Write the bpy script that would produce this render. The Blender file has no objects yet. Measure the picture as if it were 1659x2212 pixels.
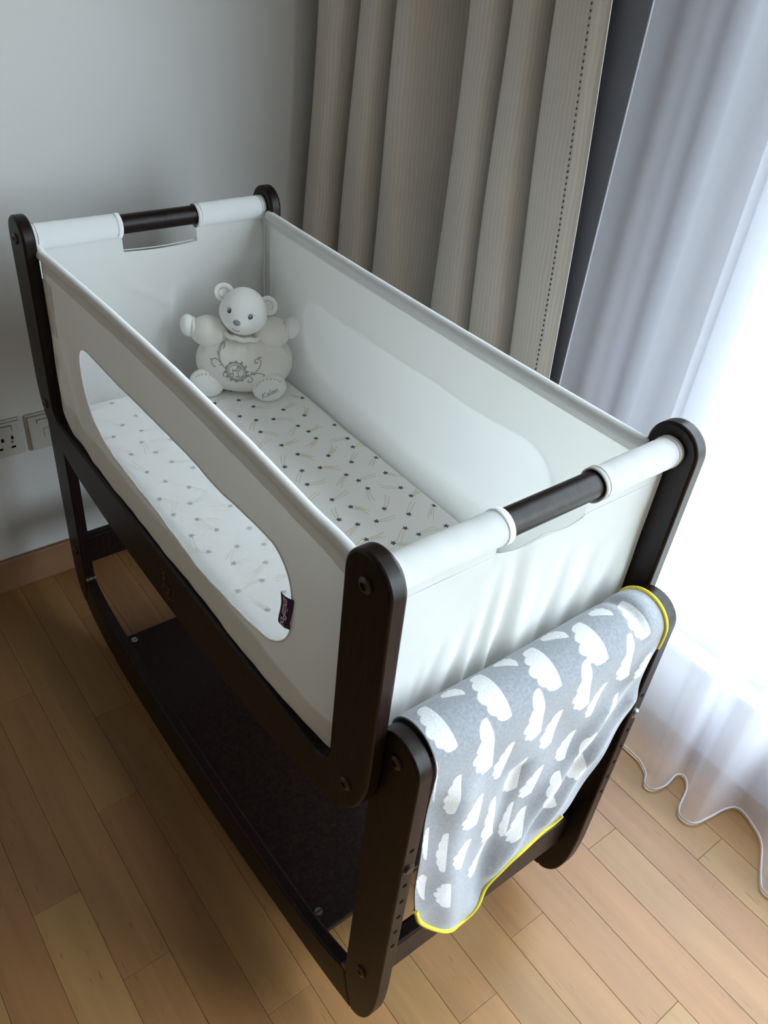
import bpy, bmesh, math, random
import numpy as np
from mathutils import Vector, Matrix
from mathutils.bvhtree import BVHTree

S = bpy.context.scene
COL = S.collection

# ------------------------------------------------------------------ camera
CAM = (-0.6182, -0.9347, 1.4802)
YAW, PITCH, ROLL, FPX = -0.7177, 0.6518, 0.1144, 1786.91
cy, sy, cp, sp = math.cos(YAW), math.sin(YAW), math.cos(PITCH), math.sin(PITCH)
fwd = Vector((-sy*cp, cy*cp, -sp)); rgt = Vector((cy, sy, 0)); upv = rgt.cross(fwd)
r2 = math.cos(ROLL)*rgt + math.sin(ROLL)*upv
u2 = -math.sin(ROLL)*rgt + math.cos(ROLL)*upv
cam_d = bpy.data.cameras.new('camera')
cam = bpy.data.objects.new('camera', cam_d); COL.objects.link(cam)
M = Matrix.Identity(4)
for i in range(3):
    M[i][0] = r2[i]; M[i][1] = u2[i]; M[i][2] = -fwd[i]; M[i][3] = CAM[i]
cam.matrix_world = M
cam_d.sensor_fit = 'VERTICAL'; cam_d.sensor_height = 36.0
cam_d.lens = FPX/2212*36.0
cam_d.clip_start = 0.02
S.camera = cam

# ------------------------------------------------------------------ world, light, exposure
world = bpy.data.worlds.new('overcast_sky'); S.world = world
world.use_nodes = True
wnt = world.node_tree
bg = wnt.nodes['Background']
wtc = wnt.nodes.new('ShaderNodeTexCoord'); wsp = wnt.nodes.new('ShaderNodeSeparateXYZ')
wmr = wnt.nodes.new('ShaderNodeMapRange'); wmr.inputs['From Min'].default_value = -.12; wmr.inputs['From Max'].default_value = .05
wmx = wnt.nodes.new('ShaderNodeMix'); wmx.data_type = 'RGBA'
wmx.inputs[6].default_value = (0.30, 0.33, 0.31, 1)       # ground and greenery below the horizon
wmx.inputs[7].default_value = (0.79, 0.90, 1.0, 1)       # overcast sky
wnt.links.new(wtc.outputs['Generated'], wsp.inputs[0]); wnt.links.new(wsp.outputs['Z'], wmr.inputs['Value'])
wnt.links.new(wmr.outputs[0], wmx.inputs[0]); wnt.links.new(wmx.outputs[2], bg.inputs['Color'])
bg.inputs['Strength'].default_value = 7.5
WIN_Y0, WIN_Y1, WIN_Z0, WIN_Z1, WIN_X = -2.7, -0.20, 0.21, 2.30, 0.74
pl = bpy.data.lights.new('window_portal', 'AREA')
pl.shape = 'RECTANGLE'; pl.size = WIN_Z1-WIN_Z0; pl.size_y = WIN_Y1-WIN_Y0
pl.cycles.is_portal = True
po = bpy.data.objects.new('window_portal', pl); COL.objects.link(po)
po.location = (WIN_X+0.10, (WIN_Y0+WIN_Y1)/2, (WIN_Z0+WIN_Z1)/2)
po.rotation_euler = (0, math.radians(90), 0)      # faces -X, into the room
S.view_settings.view_transform = 'Standard'
S.view_settings.look = 'None'
S.view_settings.gamma = 1.0
S.view_settings.use_curve_mapping = False
S.view_settings.exposure = 1.42
S.cycles.max_bounces = 10
S.cycles.diffuse_bounces = 6
S.cycles.transparent_max_bounces = 16
S.cycles.sample_clamp_indirect = 8.0
S.cycles.use_denoising = True

random.seed(7)
RNG = np.random.default_rng(5)

# ------------------------------------------------------------------ materials
def newmat(name):
    m = bpy.data.materials.new(name); m.use_nodes = True
    nt = m.node_tree; nt.nodes.clear()
    out = nt.nodes.new('ShaderNodeOutputMaterial')
    return m, nt, out
def N(nt, t, **kw):
    n = nt.nodes.new(t)
    for k, v in kw.items():
        if k in n.inputs: n.inputs[k].default_value = v
        else: setattr(n, k, v)
    return n
def L(nt, a, b): nt.links.new(a, b)
def c4(c): return (c[0], c[1], c[2], 1)

def principled(name, col, rough=.5, spec=.5, bump=None, var=None, metal=0, coat=0, sheen=0):
    m, nt, out = newmat(name)
    b = N(nt, 'ShaderNodeBsdfPrincipled')
    b.inputs['Base Color'].default_value = c4(col); b.inputs['Roughness'].default_value = rough
    b.inputs['Specular IOR Level'].default_value = spec; b.inputs['Metallic'].default_value = metal
    b.inputs['Coat Weight'].default_value = coat; b.inputs['Sheen Weight'].default_value = sheen
    L(nt, b.outputs[0], out.inputs[0])
    tc = N(nt, 'ShaderNodeTexCoord')
    if var:
        sc, amt = var
        no = N(nt, 'ShaderNodeTexNoise', Scale=sc, Detail=3.0)
        L(nt, tc.outputs['Object'], no.inputs['Vector'])
        hs = N(nt, 'ShaderNodeHueSaturation'); hs.inputs['Color'].default_value = c4(col)
        mr = N(nt, 'ShaderNodeMapRange'); mr.inputs['To Min'].default_value = 1-amt; mr.inputs['To Max'].default_value = 1+amt
        L(nt, no.outputs['Fac'], mr.inputs['Value']); L(nt, mr.outputs[0], hs.inputs['Value'])
        L(nt, hs.outputs[0], b.inputs['Base Color'])
    if bump:
        sc, st = bump
        no = N(nt, 'ShaderNodeTexNoise', Scale=sc, Detail=2.0)
        L(nt, tc.outputs['Object'], no.inputs['Vector'])
        bp = N(nt, 'ShaderNodeBump', Strength=st, Distance=.002)
        L(nt, no.outputs['Fac'], bp.inputs['Height']); L(nt, bp.outputs[0], b.inputs['Normal'])
    return m

def fabric(name, col, transl=.25, weave=900, bump=.12, rough=.9):
    m, nt, out = newmat(name)
    d = N(nt, 'ShaderNodeBsdfDiffuse'); d.inputs['Color'].default_value = c4(col); d.inputs['Roughness'].default_value = rough
    t = N(nt, 'ShaderNodeBsdfTranslucent'); t.inputs['Color'].default_value = c4([x*.95 for x in col])
    mx = N(nt, 'ShaderNodeMixShader'); mx.inputs['Fac'].default_value = transl
    L(nt, d.outputs[0], mx.inputs[1]); L(nt, t.outputs[0], mx.inputs[2]); L(nt, mx.outputs[0], out.inputs[0])
    tc = N(nt, 'ShaderNodeTexCoord')
    no = N(nt, 'ShaderNodeTexNoise', Scale=weave, Detail=1.0)
    L(nt, tc.outputs['Object'], no.inputs['Vector'])
    bp = N(nt, 'ShaderNodeBump', Strength=bump, Distance=.001)
    L(nt, no.outputs['Fac'], bp.inputs['Height']); L(nt, bp.outputs[0], d.inputs['Normal'])
    return m

def darkwood(name):
    m, nt, out = newmat(name)
    b = N(nt, 'ShaderNodeBsdfPrincipled')
    b.inputs['Roughness'].default_value = .36; b.inputs['Specular IOR Level'].default_value = .20
    tc = N(nt, 'ShaderNodeTexCoord'); mp = N(nt, 'ShaderNodeMapping'); mp.inputs['Scale'].default_value = (60, 60, 6)
    L(nt, tc.outputs['Object'], mp.inputs[0])
    no = N(nt, 'ShaderNodeTexNoise', Scale=3.0, Detail=5.0); L(nt, mp.outputs[0], no.inputs['Vector'])
    cr = N(nt, 'ShaderNodeValToRGB')
    cr.color_ramp.elements[0].position = .3; cr.color_ramp.elements[0].color = (.0042, .0027, .0026, 1)
    cr.color_ramp.elements[1].position = .75; cr.color_ramp.elements[1].color = (.0180, .0080, .0062, 1)
    L(nt, no.outputs['Fac'], cr.inputs[0]); L(nt, cr.outputs[0], b.inputs['Base Color'])
    bp = N(nt, 'ShaderNodeBump', Strength=.06, Distance=.001); L(nt, no.outputs['Fac'], bp.inputs['Height']); L(nt, bp.outputs[0], b.inputs['Normal'])
    L(nt, b.outputs[0], out.inputs[0])
    return m

def plankmat(name):
    m, nt, out = newmat(name)
    b = N(nt, 'ShaderNodeBsdfPrincipled'); b.inputs['Roughness'].default_value = .42; b.inputs['Specular IOR Level'].default_value = .4
    tc = N(nt, 'ShaderNodeTexCoord'); oi = N(nt, 'ShaderNodeObjectInfo')
    add = N(nt, 'ShaderNodeVectorMath', operation='ADD')
    mul = N(nt, 'ShaderNodeVectorMath', operation='SCALE'); mul.inputs['Scale'].default_value = 37.0
    cmb = N(nt, 'ShaderNodeCombineXYZ')
    for k in range(3): L(nt, oi.outputs['Random'], cmb.inputs[k])
    L(nt, cmb.outputs[0], mul.inputs[0]); L(nt, tc.outputs['Object'], add.inputs[0]); L(nt, mul.outputs[0], add.inputs[1])
    mp = N(nt, 'ShaderNodeMapping'); mp.inputs['Scale'].default_value = (34, 2.2, 10); L(nt, add.outputs[0], mp.inputs[0])
    n1 = N(nt, 'ShaderNodeTexNoise', Scale=1.0, Detail=6.0, Roughness=.6, Distortion=.6); L(nt, mp.outputs[0], n1.inputs['Vector'])
    mp2 = N(nt, 'ShaderNodeMapping'); mp2.inputs['Scale'].default_value = (6, 1.6, 4); L(nt, add.outputs[0], mp2.inputs[0])
    n2 = N(nt, 'ShaderNodeTexNoise', Scale=1.0, Detail=2.0); L(nt, mp2.outputs[0], n2.inputs['Vector'])
    base = N(nt, 'ShaderNodeValToRGB')
    e = base.color_ramp.elements
    e[0].position = 0; e[0].color = (.262, .120, .043, 1); e[1].position = 1; e[1].color = (.305, .167, .060, 1)
    k = e.new(.35); k.color = (.275, .135, .051, 1)
    k = e.new(.7); k.color = (.288, .152, .055, 1)
    L(nt, oi.outputs['Random'], base.inputs[0])
    mr = N(nt, 'ShaderNodeMapRange'); mr.inputs['From Min'].default_value = .3; mr.inputs['From Max'].default_value = .7; mr.inputs['To Min'].default_value = .86; mr.inputs['To Max'].default_value = 1.1
    L(nt, n1.outputs['Fac'], mr.inputs['Value'])
    mr2 = N(nt, 'ShaderNodeMapRange'); mr2.inputs['From Min'].default_value = .3; mr2.inputs['From Max'].default_value = .7; mr2.inputs['To Min'].default_value = .85; mr2.inputs['To Max'].default_value = 1.12
    L(nt, n2.outputs['Fac'], mr2.inputs['Value'])
    mm = N(nt, 'ShaderNodeMath', operation='MULTIPLY'); L(nt, mr.outputs[0], mm.inputs[0]); L(nt, mr2.outputs[0], mm.inputs[1])
    # thin dark flecks
    mp3 = N(nt, 'ShaderNodeMapping'); mp3.inputs['Scale'].default_value = (260, 22, 60); L(nt, add.outputs[0], mp3.inputs[0])
    n3 = N(nt, 'ShaderNodeTexNoise', Scale=1.0, Detail=1.0); L(nt, mp3.outputs[0], n3.inputs['Vector'])
    mr3 = N(nt, 'ShaderNodeMapRange'); mr3.inputs['From Min'].default_value = .70; mr3.inputs['From Max'].default_value = .80; mr3.inputs['To Min'].default_value = 1; mr3.inputs['To Max'].default_value = .6
    L(nt, n3.outputs['Fac'], mr3.inputs['Value'])
    m2 = N(nt, 'ShaderNodeMath', operation='MULTIPLY'); L(nt, mm.outputs[0], m2.inputs[0]); L(nt, mr3.outputs[0], m2.inputs[1])
    hs = N(nt, 'ShaderNodeHueSaturation'); L(nt, base.outputs[0], hs.inputs['Color']); L(nt, m2.outputs[0], hs.inputs['Value'])
    L(nt, hs.outputs[0], b.inputs['Base Color']); L(nt, b.outputs[0], out.inputs[0])
    return m

def curtainmat(name):
    m, nt, out = newmat(name)
    d = N(nt, 'ShaderNodeBsdfPrincipled'); d.inputs['Roughness'].default_value = .6; d.inputs['Sheen Weight'].default_value = .1
    d.inputs['Specular IOR Level'].default_value = .25
    uv = N(nt, 'ShaderNodeUVMap')
    sep = N(nt, 'ShaderNodeSeparateXYZ'); L(nt, uv.outputs[0], sep.inputs[0])
    nz = N(nt, 'ShaderNodeTexNoise', Scale=1.0, Detail=1.5)
    mp = N(nt, 'ShaderNodeMapping'); mp.inputs['Scale'].default_value = (22, 7, 1); L(nt, uv.outputs[0], mp.inputs[0]); L(nt, mp.outputs[0], nz.inputs['Vector'])
    ma = N(nt, 'ShaderNodeMath', operation='MULTIPLY_ADD'); ma.inputs[1].default_value = .016; L(nt, nz.outputs['Fac'], ma.inputs[0]); L(nt, sep.outputs['X'], ma.inputs[2])
    fr = N(nt, 'ShaderNodeMath', operation='MULTIPLY'); fr.inputs[1].default_value = 2*math.pi*120; L(nt, ma.outputs[0], fr.inputs[0])
    sn = N(nt, 'ShaderNodeMath', operation='SINE'); L(nt, fr.outputs[0], sn.inputs[0])
    n2 = N(nt, 'ShaderNodeTexNoise', Scale=1.0, Detail=2.0)
    mp2 = N(nt, 'ShaderNodeMapping'); mp2.inputs['Scale'].default_value = (60, 5, 1); L(nt, uv.outputs[0], mp2.inputs[0]); L(nt, mp2.outputs[0], n2.inputs['Vector'])
    mu = N(nt, 'ShaderNodeMath', operation='MULTIPLY'); L(nt, sn.outputs[0], mu.inputs[0]); L(nt, n2.outputs['Fac'], mu.inputs[1])
    cr = N(nt, 'ShaderNodeMapRange'); cr.inputs['From Min'].default_value = -.6; cr.inputs['From Max'].default_value = .6
    cr.inputs['To Min'].default_value = .0; cr.inputs['To Max'].default_value = 1; L(nt, mu.outputs[0], cr.inputs['Value'])
    mx = N(nt, 'ShaderNodeMix', data_type='RGBA'); L(nt, cr.outputs[0], mx.inputs[0])
    mx.inputs[6].default_value = (.56, .51, .455, 1); mx.inputs[7].default_value = (.64, .59, .53, 1)
    L(nt, mx.outputs[2], d.inputs['Base Color']); L(nt, d.outputs[0], out.inputs[0])
    return m

def sheermat(name, col=(.86, .87, .93), tr=.42, tl=.36):
    m, nt, out = newmat(name)
    d = N(nt, 'ShaderNodeBsdfDiffuse'); d.inputs['Color'].default_value = c4(col)
    t = N(nt, 'ShaderNodeBsdfTranslucent'); t.inputs['Color'].default_value = c4(col)
    x = N(nt, 'ShaderNodeBsdfTransparent'); x.inputs['Color'].default_value = (1, 1, 1, 1)
    a = N(nt, 'ShaderNodeMixShader'); a.inputs['Fac'].default_value = tl/(1-tr); L(nt, d.outputs[0], a.inputs[1]); L(nt, t.outputs[0], a.inputs[2])
    b = N(nt, 'ShaderNodeMixShader'); b.inputs['Fac'].default_value = tr; L(nt, a.outputs[0], b.inputs[1]); L(nt, x.outputs[0], b.inputs[2])
    L(nt, b.outputs[0], out.inputs[0])
    return m

def glassmat(name):
    m, nt, out = newmat(name)
    g = N(nt, 'ShaderNodeBsdfGlossy'); g.inputs['Roughness'].default_value = .02
    x = N(nt, 'ShaderNodeBsdfTransparent'); x.inputs['Color'].default_value = (.97, .99, .98, 1)
    b = N(nt, 'ShaderNodeMixShader'); b.inputs['Fac'].default_value = .06; L(nt, x.outputs[0], b.inputs[1]); L(nt, g.outputs[0], b.inputs[2])
    L(nt, b.outputs[0], out.inputs[0]); return m

def blanketmat(name):
    m, nt, out = newmat(name)
    b = N(nt, 'ShaderNodeBsdfPrincipled'); b.inputs['Roughness'].default_value = .9; b.inputs['Sheen Weight'].default_value = .3; b.inputs['Specular IOR Level'].default_value = .15
    at = N(nt, 'ShaderNodeAttribute'); at.attribute_name = 'print'
    ss = N(nt, 'ShaderNodeMapRange'); ss.inputs['From Min'].default_value = .35; ss.inputs['From Max'].default_value = .65; L(nt, at.outputs['Fac'], ss.inputs['Value'])
    tc = N(nt, 'ShaderNodeTexCoord')
    n1 = N(nt, 'ShaderNodeTexNoise', Scale=520.0, Detail=2.0); L(nt, tc.outputs['Object'], n1.inputs['Vector'])
    mr = N(nt, 'ShaderNodeMapRange'); mr.inputs['From Min'].default_value = .42; mr.inputs['From Max'].default_value = .62; mr.inputs['To Min'].default_value = 1; mr.inputs['To Max'].default_value = .72; L(nt, n1.outputs['Fac'], mr.inputs['Value'])
    f = N(nt, 'ShaderNodeMath', operation='MULTIPLY'); L(nt, ss.outputs[0], f.inputs[0]); L(nt, mr.outputs[0], f.inputs[1])
    n2 = N(nt, 'ShaderNodeTexNoise', Scale=260.0, Detail=3.0); L(nt, tc.outputs['Object'], n2.inputs['Vector'])
    gr = N(nt, 'ShaderNodeValToRGB'); gr.color_ramp.elements[0].position = .35; gr.color_ramp.elements[0].color = (.212, .221, .247, 1)
    gr.color_ramp.elements[1].position = .7; gr.color_ramp.elements[1].color = (.270, .279, .305, 1); L(nt, n2.outputs['Fac'], gr.inputs[0])
    mx = N(nt, 'ShaderNodeMix', data_type='RGBA'); L(nt, f.outputs[0], mx.inputs[0]); L(nt, gr.outputs[0], mx.inputs[6]); mx.inputs[7].default_value = (.60, .595, .60, 1)
    L(nt, mx.outputs[2], b.inputs['Base Color'])
    bp = N(nt, 'ShaderNodeBump', Strength=.12, Distance=.001); L(nt, n2.outputs['Fac'], bp.inputs['Height']); L(nt, bp.outputs[0], b.inputs['Normal'])
    L(nt, b.outputs[0], out.inputs[0]); return m

MAT = {
 'wall': principled('wall_paint', (.62, .62, .615), .85, .2, bump=(180, .05), var=(1.5, .02)),
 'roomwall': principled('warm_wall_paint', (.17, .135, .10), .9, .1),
 'ceil': principled('ceiling_paint', (.36, .34, .31), .9, .2),
 'pier': principled('dark_window_post_paint', (.14, .142, .16), .6, .3),
 'frame': principled('window_frame_paint', (.55, .56, .58), .5, .4),
 'sill': principled('sill_paint', (.6, .6, .6), .6, .3),
 'plank': plankmat('beech_plank'),
 'base': principled('baseboard_wood', (.25, .135, .072), .5, .35, var=(12, .1)),
 'gap': principled('plank_gap', (.08, .045, .025), .9, .1),
 'wood': darkwood('espresso_wood'),
 'cloth': fabric('white_canvas', (.86, .86, .85), .30),
 'lining': fabric('white_lining', (.90, .90, .885), .30, bump=.05),
 'sidecloth': fabric('white_double_canvas', (.80, .79, .765), .10),
 'cover': fabric('white_thin_cover', (.88, .88, .865), .60),
 'sleeve': fabric('white_twill', (.82, .825, .83), .10),
 'mesh': sheermat('white_mesh', (.90, .91, .92), .46, .26),
 'sheet': fabric('white_sheet', (.92, .92, .915), .05, bump=.06),
 'star': principled('grey_star_print', (.105, .115, .14), .9, .1),
 'trail': principled('ochre_trail_print', (.62, .48, .15), .9, .1),
 'plush': principled('white_plush', (.90, .895, .88), .95, .1, bump=(420, .35), sheen=.5),
 'velour': principled('cream_velour', (.85, .82, .77), .95, .1, bump=(420, .3), sheen=.5),
 'thread': principled('grey_thread', (.30, .305, .32), .7, .3),
 'thread2': principled('pale_thread', (.42, .42, .43), .7, .3),
 'eye': principled('eye_thread', (.075, .08, .095), .5, .4),
 'blanket': blanketmat('cloud_jersey'),
 'yellow': principled('yellow_trim', (.58, .46, .045), .8, .2, bump=(600, .2)),
 'bolt': principled('bronze_bolt', (.10, .075, .06), .35, .5, metal=.9),
 'steel': principled('steel_screw', (.55, .55, .57), .3, .5, metal=1),
 'hole': principled('hole_dark', (.004, .004, .004), .9, .05),
 'purple': principled('purple_tag', (.062, .022, .095), .7, .3),
 'tagtext': principled('tag_lettering', (.72, .68, .76), .7, .3),
 'emblem': principled('branded_mark', (.06, .036, .024), .6, .3),
 'hinge': principled('copper_hinge', (.13, .085, .065), .4, .5, metal=.8),
 'curtain': curtainmat('beige_curtain_fabric'),
 'stitch': principled('dark_stitch', (.06, .055, .05), .9, .1),
 'sheer': sheermat('sheer_voile', (.66, .66, .73), .47, .10),
 'hem': fabric('sheer_hem', (.8, .8, .86), .3),
 'plastic': principled('socket_plastic', (.50, .49, .455), .35, .45),
 'plasticline': principled('socket_gap', (.10, .10, .095), .8, .2),
 'glass': glassmat('window_glass'),
}

# ------------------------------------------------------------------ helpers
def link(name, me, mat, parent=None, smooth=None):
    o = bpy.data.objects.new(name, me); COL.objects.link(o)
    if mat is not None:
        me.materials.append(MAT[mat] if isinstance(mat, str) else mat)
    if smooth is not None:
        me.polygons.foreach_set('use_smooth', [True]*len(me.polygons))
        if smooth > 0: me.set_sharp_from_angle(angle=math.radians(smooth))
    if parent is not None: o.parent = parent
    return o
def frombm(name, bm, mat, parent=None, smooth=None, recalc=True):
    if recalc: bmesh.ops.recalc_face_normals(bm, faces=bm.faces[:])
    me = bpy.data.meshes.new(name); bm.to_mesh(me); bm.free()
    return link(name, me, mat, parent, smooth)
def empty(name, loc=(0, 0, 0), rz=0, parent=None):
    o = bpy.data.objects.new(name, None); COL.objects.link(o)
    o.location = loc; o.rotation_euler = (0, 0, rz); o.empty_display_size = .05
    if parent: o.parent = parent
    return o
def tag(o, label, cat, group=None):
    o['label'] = label; o['category'] = cat
    if group: o['group'] = group
def struct(o): o['kind'] = 'structure'; return o
def bevel(o, w=.003, seg=3, ang=35):
    m = o.modifiers.new('bevel', 'BEVEL'); m.width = w; m.segments = seg; m.limit_method = 'ANGLE'; m.angle_limit = math.radians(ang)
    m.harden_normals = False
    return o
def box_bm(x0, x1, y0, y1, z0, z1, bm=None):
    bm = bm or bmesh.new()
    v = [bm.verts.new((x, y, z)) for x in (x0, x1) for y in (y0, y1) for z in (z0, z1)]
    for f in ((0, 1, 3, 2), (4, 6, 7, 5), (0, 4, 5, 1), (2, 3, 7, 6), (0, 2, 6, 4), (1, 5, 7, 3)):
        bm.faces.new([v[i] for i in f])
    return bm
def box(name, b, mat, parent=None, bev=None, seg=2):
    o = frombm(name, box_bm(*b), mat, parent)
    if bev:
        bevel(o, bev, seg); smooth_all(o, 40)
    return o
def smooth_all(o, ang=40):
    me = o.data
    me.polygons.foreach_set('use_smooth', [True]*len(me.polygons))
    me.set_sharp_from_angle(angle=math.radians(ang)); return o
def grid_mesh(name, P, closed_u=False, uv=None):
    """P: (nu,nv,3)"""
    nu, nv, _ = P.shape
    me = bpy.data.meshes.new(name)
    idx = np.arange(nu*nv).reshape(nu, nv)
    a = idx if not closed_u else np.vstack([idx, idx[:1]])
    q = np.stack([a[:-1, :-1], a[1:, :-1], a[1:, 1:], a[:-1, 1:]], -1).reshape(-1, 4)
    me.from_pydata(P.reshape(-1, 3).tolist(), [], q.tolist())
    if uv is not None:
        l = me.uv_layers.new(name='UVMap')
        vi = np.empty(len(me.loops), int); me.loops.foreach_get('vertex_index', vi)
        l.data.foreach_set('uv', uv.reshape(-1, 2)[vi].astype(np.float32).ravel())
    me.update()
    return me
def tube_bm(pts, r, n=8, bm=None, closed=False, cap=True, rfun=None):
    bm = bm or bmesh.new()
    pts = [Vector(p) for p in pts]
    m = len(pts); rings = []
    prev = None
    for i, p in enumerate(pts):
        if closed: t = pts[(i+1) % m]-pts[(i-1) % m]
        else: t = pts[min(i+1, m-1)]-pts[max(i-1, 0)]
        if t.length < 1e-9: t = Vector((0, 0, 1))
        t.normalize()
        if prev is None:
            a = Vector((0, 0, 1)) if abs(t.z) < .9 else Vector((1, 0, 0))
            nrm = t.cross(a).normalized()
        else:
            nrm = (prev-t*prev.dot(t))
            nrm = nrm.normalized() if nrm.length > 1e-6 else t.orthogonal().normalized()
        prev = nrm; b = t.cross(nrm)
        rr = r if rfun is None else rfun(i/(m-1))
        rings.append([bm.verts.new(p+nrm*math.cos(2*math.pi*k/n)*rr+b*math.sin(2*math.pi*k/n)*rr) for k in range(n)])
    for i in range(m if closed else m-1):
        A, B = rings[i], rings[(i+1) % m]
        for k in range(n):
            try: bm.faces.new((A[k], A[(k+1) % n], B[(k+1) % n], B[k]))
            except ValueError: pass
    if cap and not closed:
        bm.faces.new(rings[0]); bm.faces.new(rings[-1][::-1])
    return bm
def fillet(pts, radii, n=8):
    out = []; m = len(pts)
    for i in range(m):
        p = Vector(pts[i]); a = Vector(pts[i-1]); b = Vector(pts[(i+1) % m]); r = radii[i]
        if r <= 0: out.append(tuple(p)); continue
        u = (a-p).normalized(); v = (b-p).normalized()
        ang = u.angle(v); d = r/math.tan(ang/2)
        d = min(d, (a-p).length*.499, (b-p).length*.499); rr = d*math.tan(ang/2)
        c = p+(u+v).normalized()*(rr/math.sin(ang/2))
        s = p+u*d-c; e = p+v*d-c
        a0 = math.atan2(s.y, s.x); a1 = math.atan2(e.y, e.x)
        da = (a1-a0+math.pi) % (2*math.pi)-math.pi
        for k in range(n+1):
            t = a0+da*k/n; out.append((c.x+rr*math.cos(t), c.y+rr*math.sin(t)))
    return out
def board(name, outline, x0, x1, mat, parent, bev=.004, seg=3):
    """outline in (y,z), extruded between x0 and x1, edges rounded"""
    bm = bmesh.new()
    A = [bm.verts.new((x0, y, z)) for y, z in outline]; B = [bm.verts.new((x1, y, z)) for y, z in outline]
    n = len(outline)
    bm.faces.new(A); bm.faces.new(B[::-1])
    for i in range(n): bm.faces.new((A[i], A[(i+1) % n], B[(i+1) % n], B[i]))
    o = frombm(name, bm, mat, parent)
    bevel(o, bev, seg, 50); smooth_all(o, 50)
    return o
def cyl_bm(p0, p1, r, n=24, bm=None, cap=True): return tube_bm([p0, p1], r, n, bm, cap=cap)
def catmull(pts, n=8, closed=False):
    P = [np.array(p, float) for p in pts]; out = []; m = len(P)
    for i in range(m if closed else m-1):
        if closed: p0, p1, p2, p3 = P[i-1], P[i], P[(i+1) % m], P[(i+2) % m]
        else: p0, p1, p2, p3 = P[max(i-1, 0)], P[i], P[i+1], P[min(i+2, m-1)]
        for k in range(n):
            t = k/n
            out.append(.5*((2*p1)+(-p0+p2)*t+(2*p0-5*p1+4*p2-p3)*t*t+(-p0+3*p1-3*p2+p3)*t**3))
    if not closed: out.append(P[-1])
    return out
def vnoise(a, b, seed=0, f=1.0):
    """cheap smooth pseudo-noise from sines (arrays in, array out, about -1..1)"""
    r = np.random.default_rng(seed); s = 0
    for k in range(5):
        w = r.normal(0, 1, 2)*f*(1+.6*k); ph = r.uniform(0, 6.28)
        s = s+np.sin(w[0]*a+w[1]*b+ph)/(1+.5*k)
    return s/3.0

# ================================================================== THE ROOM
WALL_Y = 0.757
XL, YB, ZC = -2.9, -3.2, 2.6
# planks
PW, PX0 = .0835, .015
floor = struct(box('floor', (XL, WIN_X+.12, YB, WALL_Y+.1, -.05, -.004), 'gap'))
JOINTS = {4: [-.552], 1: [-.588], 6: [-.692], 2: [-.832], -1: [-.64], -4: [.265, -.448], -5: [.05], -6: [-.266], -7: [-.08]}
def plank(x0, y0, y1):
    o = frombm('plank', box_bm(x0+.0002, x0+PW-.0002, y0+.0002, y1-.0002, -.012, 0), 'plank', floor)
    md = o.modifiers.new('bevel', 'BEVEL'); md.width = .0005; md.segments = 1
    return o
rows = range(int(math.floor((XL-PX0)/PW)), int(math.ceil((WIN_X-PX0)/PW)))
for k in rows:
    x0 = PX0+k*PW
    if x0+PW > WIN_X+.05: continue
    if x0 < -1.75:      # beyond what the photo shows: long boards
        ys = [YB, -1.6+.4*((k*37) % 5)/5, WALL_Y]
    else:
        js = JOINTS.get(k)
        rr = random.Random(k*13+5)
        if js: a, b = min(js), max(js)
        else: a = b = rr.uniform(-.9, .5)
        ys = set(js or [a])
        y = b
        while True:
            y += rr.uniform(.62, .8)
            if y > WALL_Y-.1: break
            ys.add(y)
        y = a
        while True:
            y -= rr.uniform(.7, .95)
            if y < YB+.3: break
            ys.add(y)
        ys = [YB]+sorted(ys)+[WALL_Y]
    for y0, y1 in zip(ys[:-1], ys[1:]): plank(x0, y0, y1)

struct(box('wall_far', (XL, WIN_X+.12, WALL_Y, WALL_Y+.1, 0, ZC), 'wall'))
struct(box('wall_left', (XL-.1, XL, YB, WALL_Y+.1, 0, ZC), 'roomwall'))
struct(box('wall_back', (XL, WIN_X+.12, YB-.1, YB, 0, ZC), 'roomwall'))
struct(box('ceiling', (XL-.1, WIN_X+.12, YB-.1, WALL_Y+.1, ZC, ZC+.1), 'ceil'))
struct(box('baseboard_far', (XL, WIN_X, WALL_Y-.013, WALL_Y, 0, .092), 'base', bev=.003))
# window wall: sill wall, lintel, end piece, dark post beside the glass
wr = struct(empty('wall_right', (WIN_X, 0, 0)))
def wpart(name, b, mat, par):
    o = box(name, b, mat, par); o.matrix_parent_inverse = par.matrix_world.inverted(); return o
bpy.context.view_layer.update()
wpart('sill_wall', (WIN_X, WIN_X+.12, WIN_Y0, WIN_Y1, 0, WIN_Z0), 'wall', wr)
wpart('lintel', (WIN_X, WIN_X+.12, WIN_Y0, WIN_Y1, WIN_Z1, ZC), 'wall', wr)
wpart('pier', (WIN_X, WIN_X+.12, YB, WIN_Y0, 0, ZC), 'wall', wr)
wpart('pier', (WIN_X, WIN_X+.12, WIN_Y1, WALL_Y, 0, ZC), 'pier', wr)
win = struct(empty('window_1', (WIN_X+.05, (WIN_Y0+WIN_Y1)/2, WIN_Z0)))  # unseen stretch beyond the voile is left bare to brighten the far end
bpy.context.view_layer.update()
fx0, fx1 = WIN_X+.04, WIN_X+.085
wpart('frame_bar', (fx0, fx1, WIN_Y0, WIN_Y1, WIN_Z0, WIN_Z0+.05), 'frame', win)
wpart('frame_bar', (fx0, fx1, WIN_Y0, WIN_Y1, WIN_Z1-.05, WIN_Z1), 'frame', win)
ym = (WIN_Y0+WIN_Y1)/2
for a, b in ((WIN_Y0, WIN_Y0+.05), (ym-.03, ym+.03), (WIN_Y1-.05, WIN_Y1)):
    wpart('frame_post', (fx0, fx1, a, b, WIN_Z0+.05, WIN_Z1-.05), 'frame', win)
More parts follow.
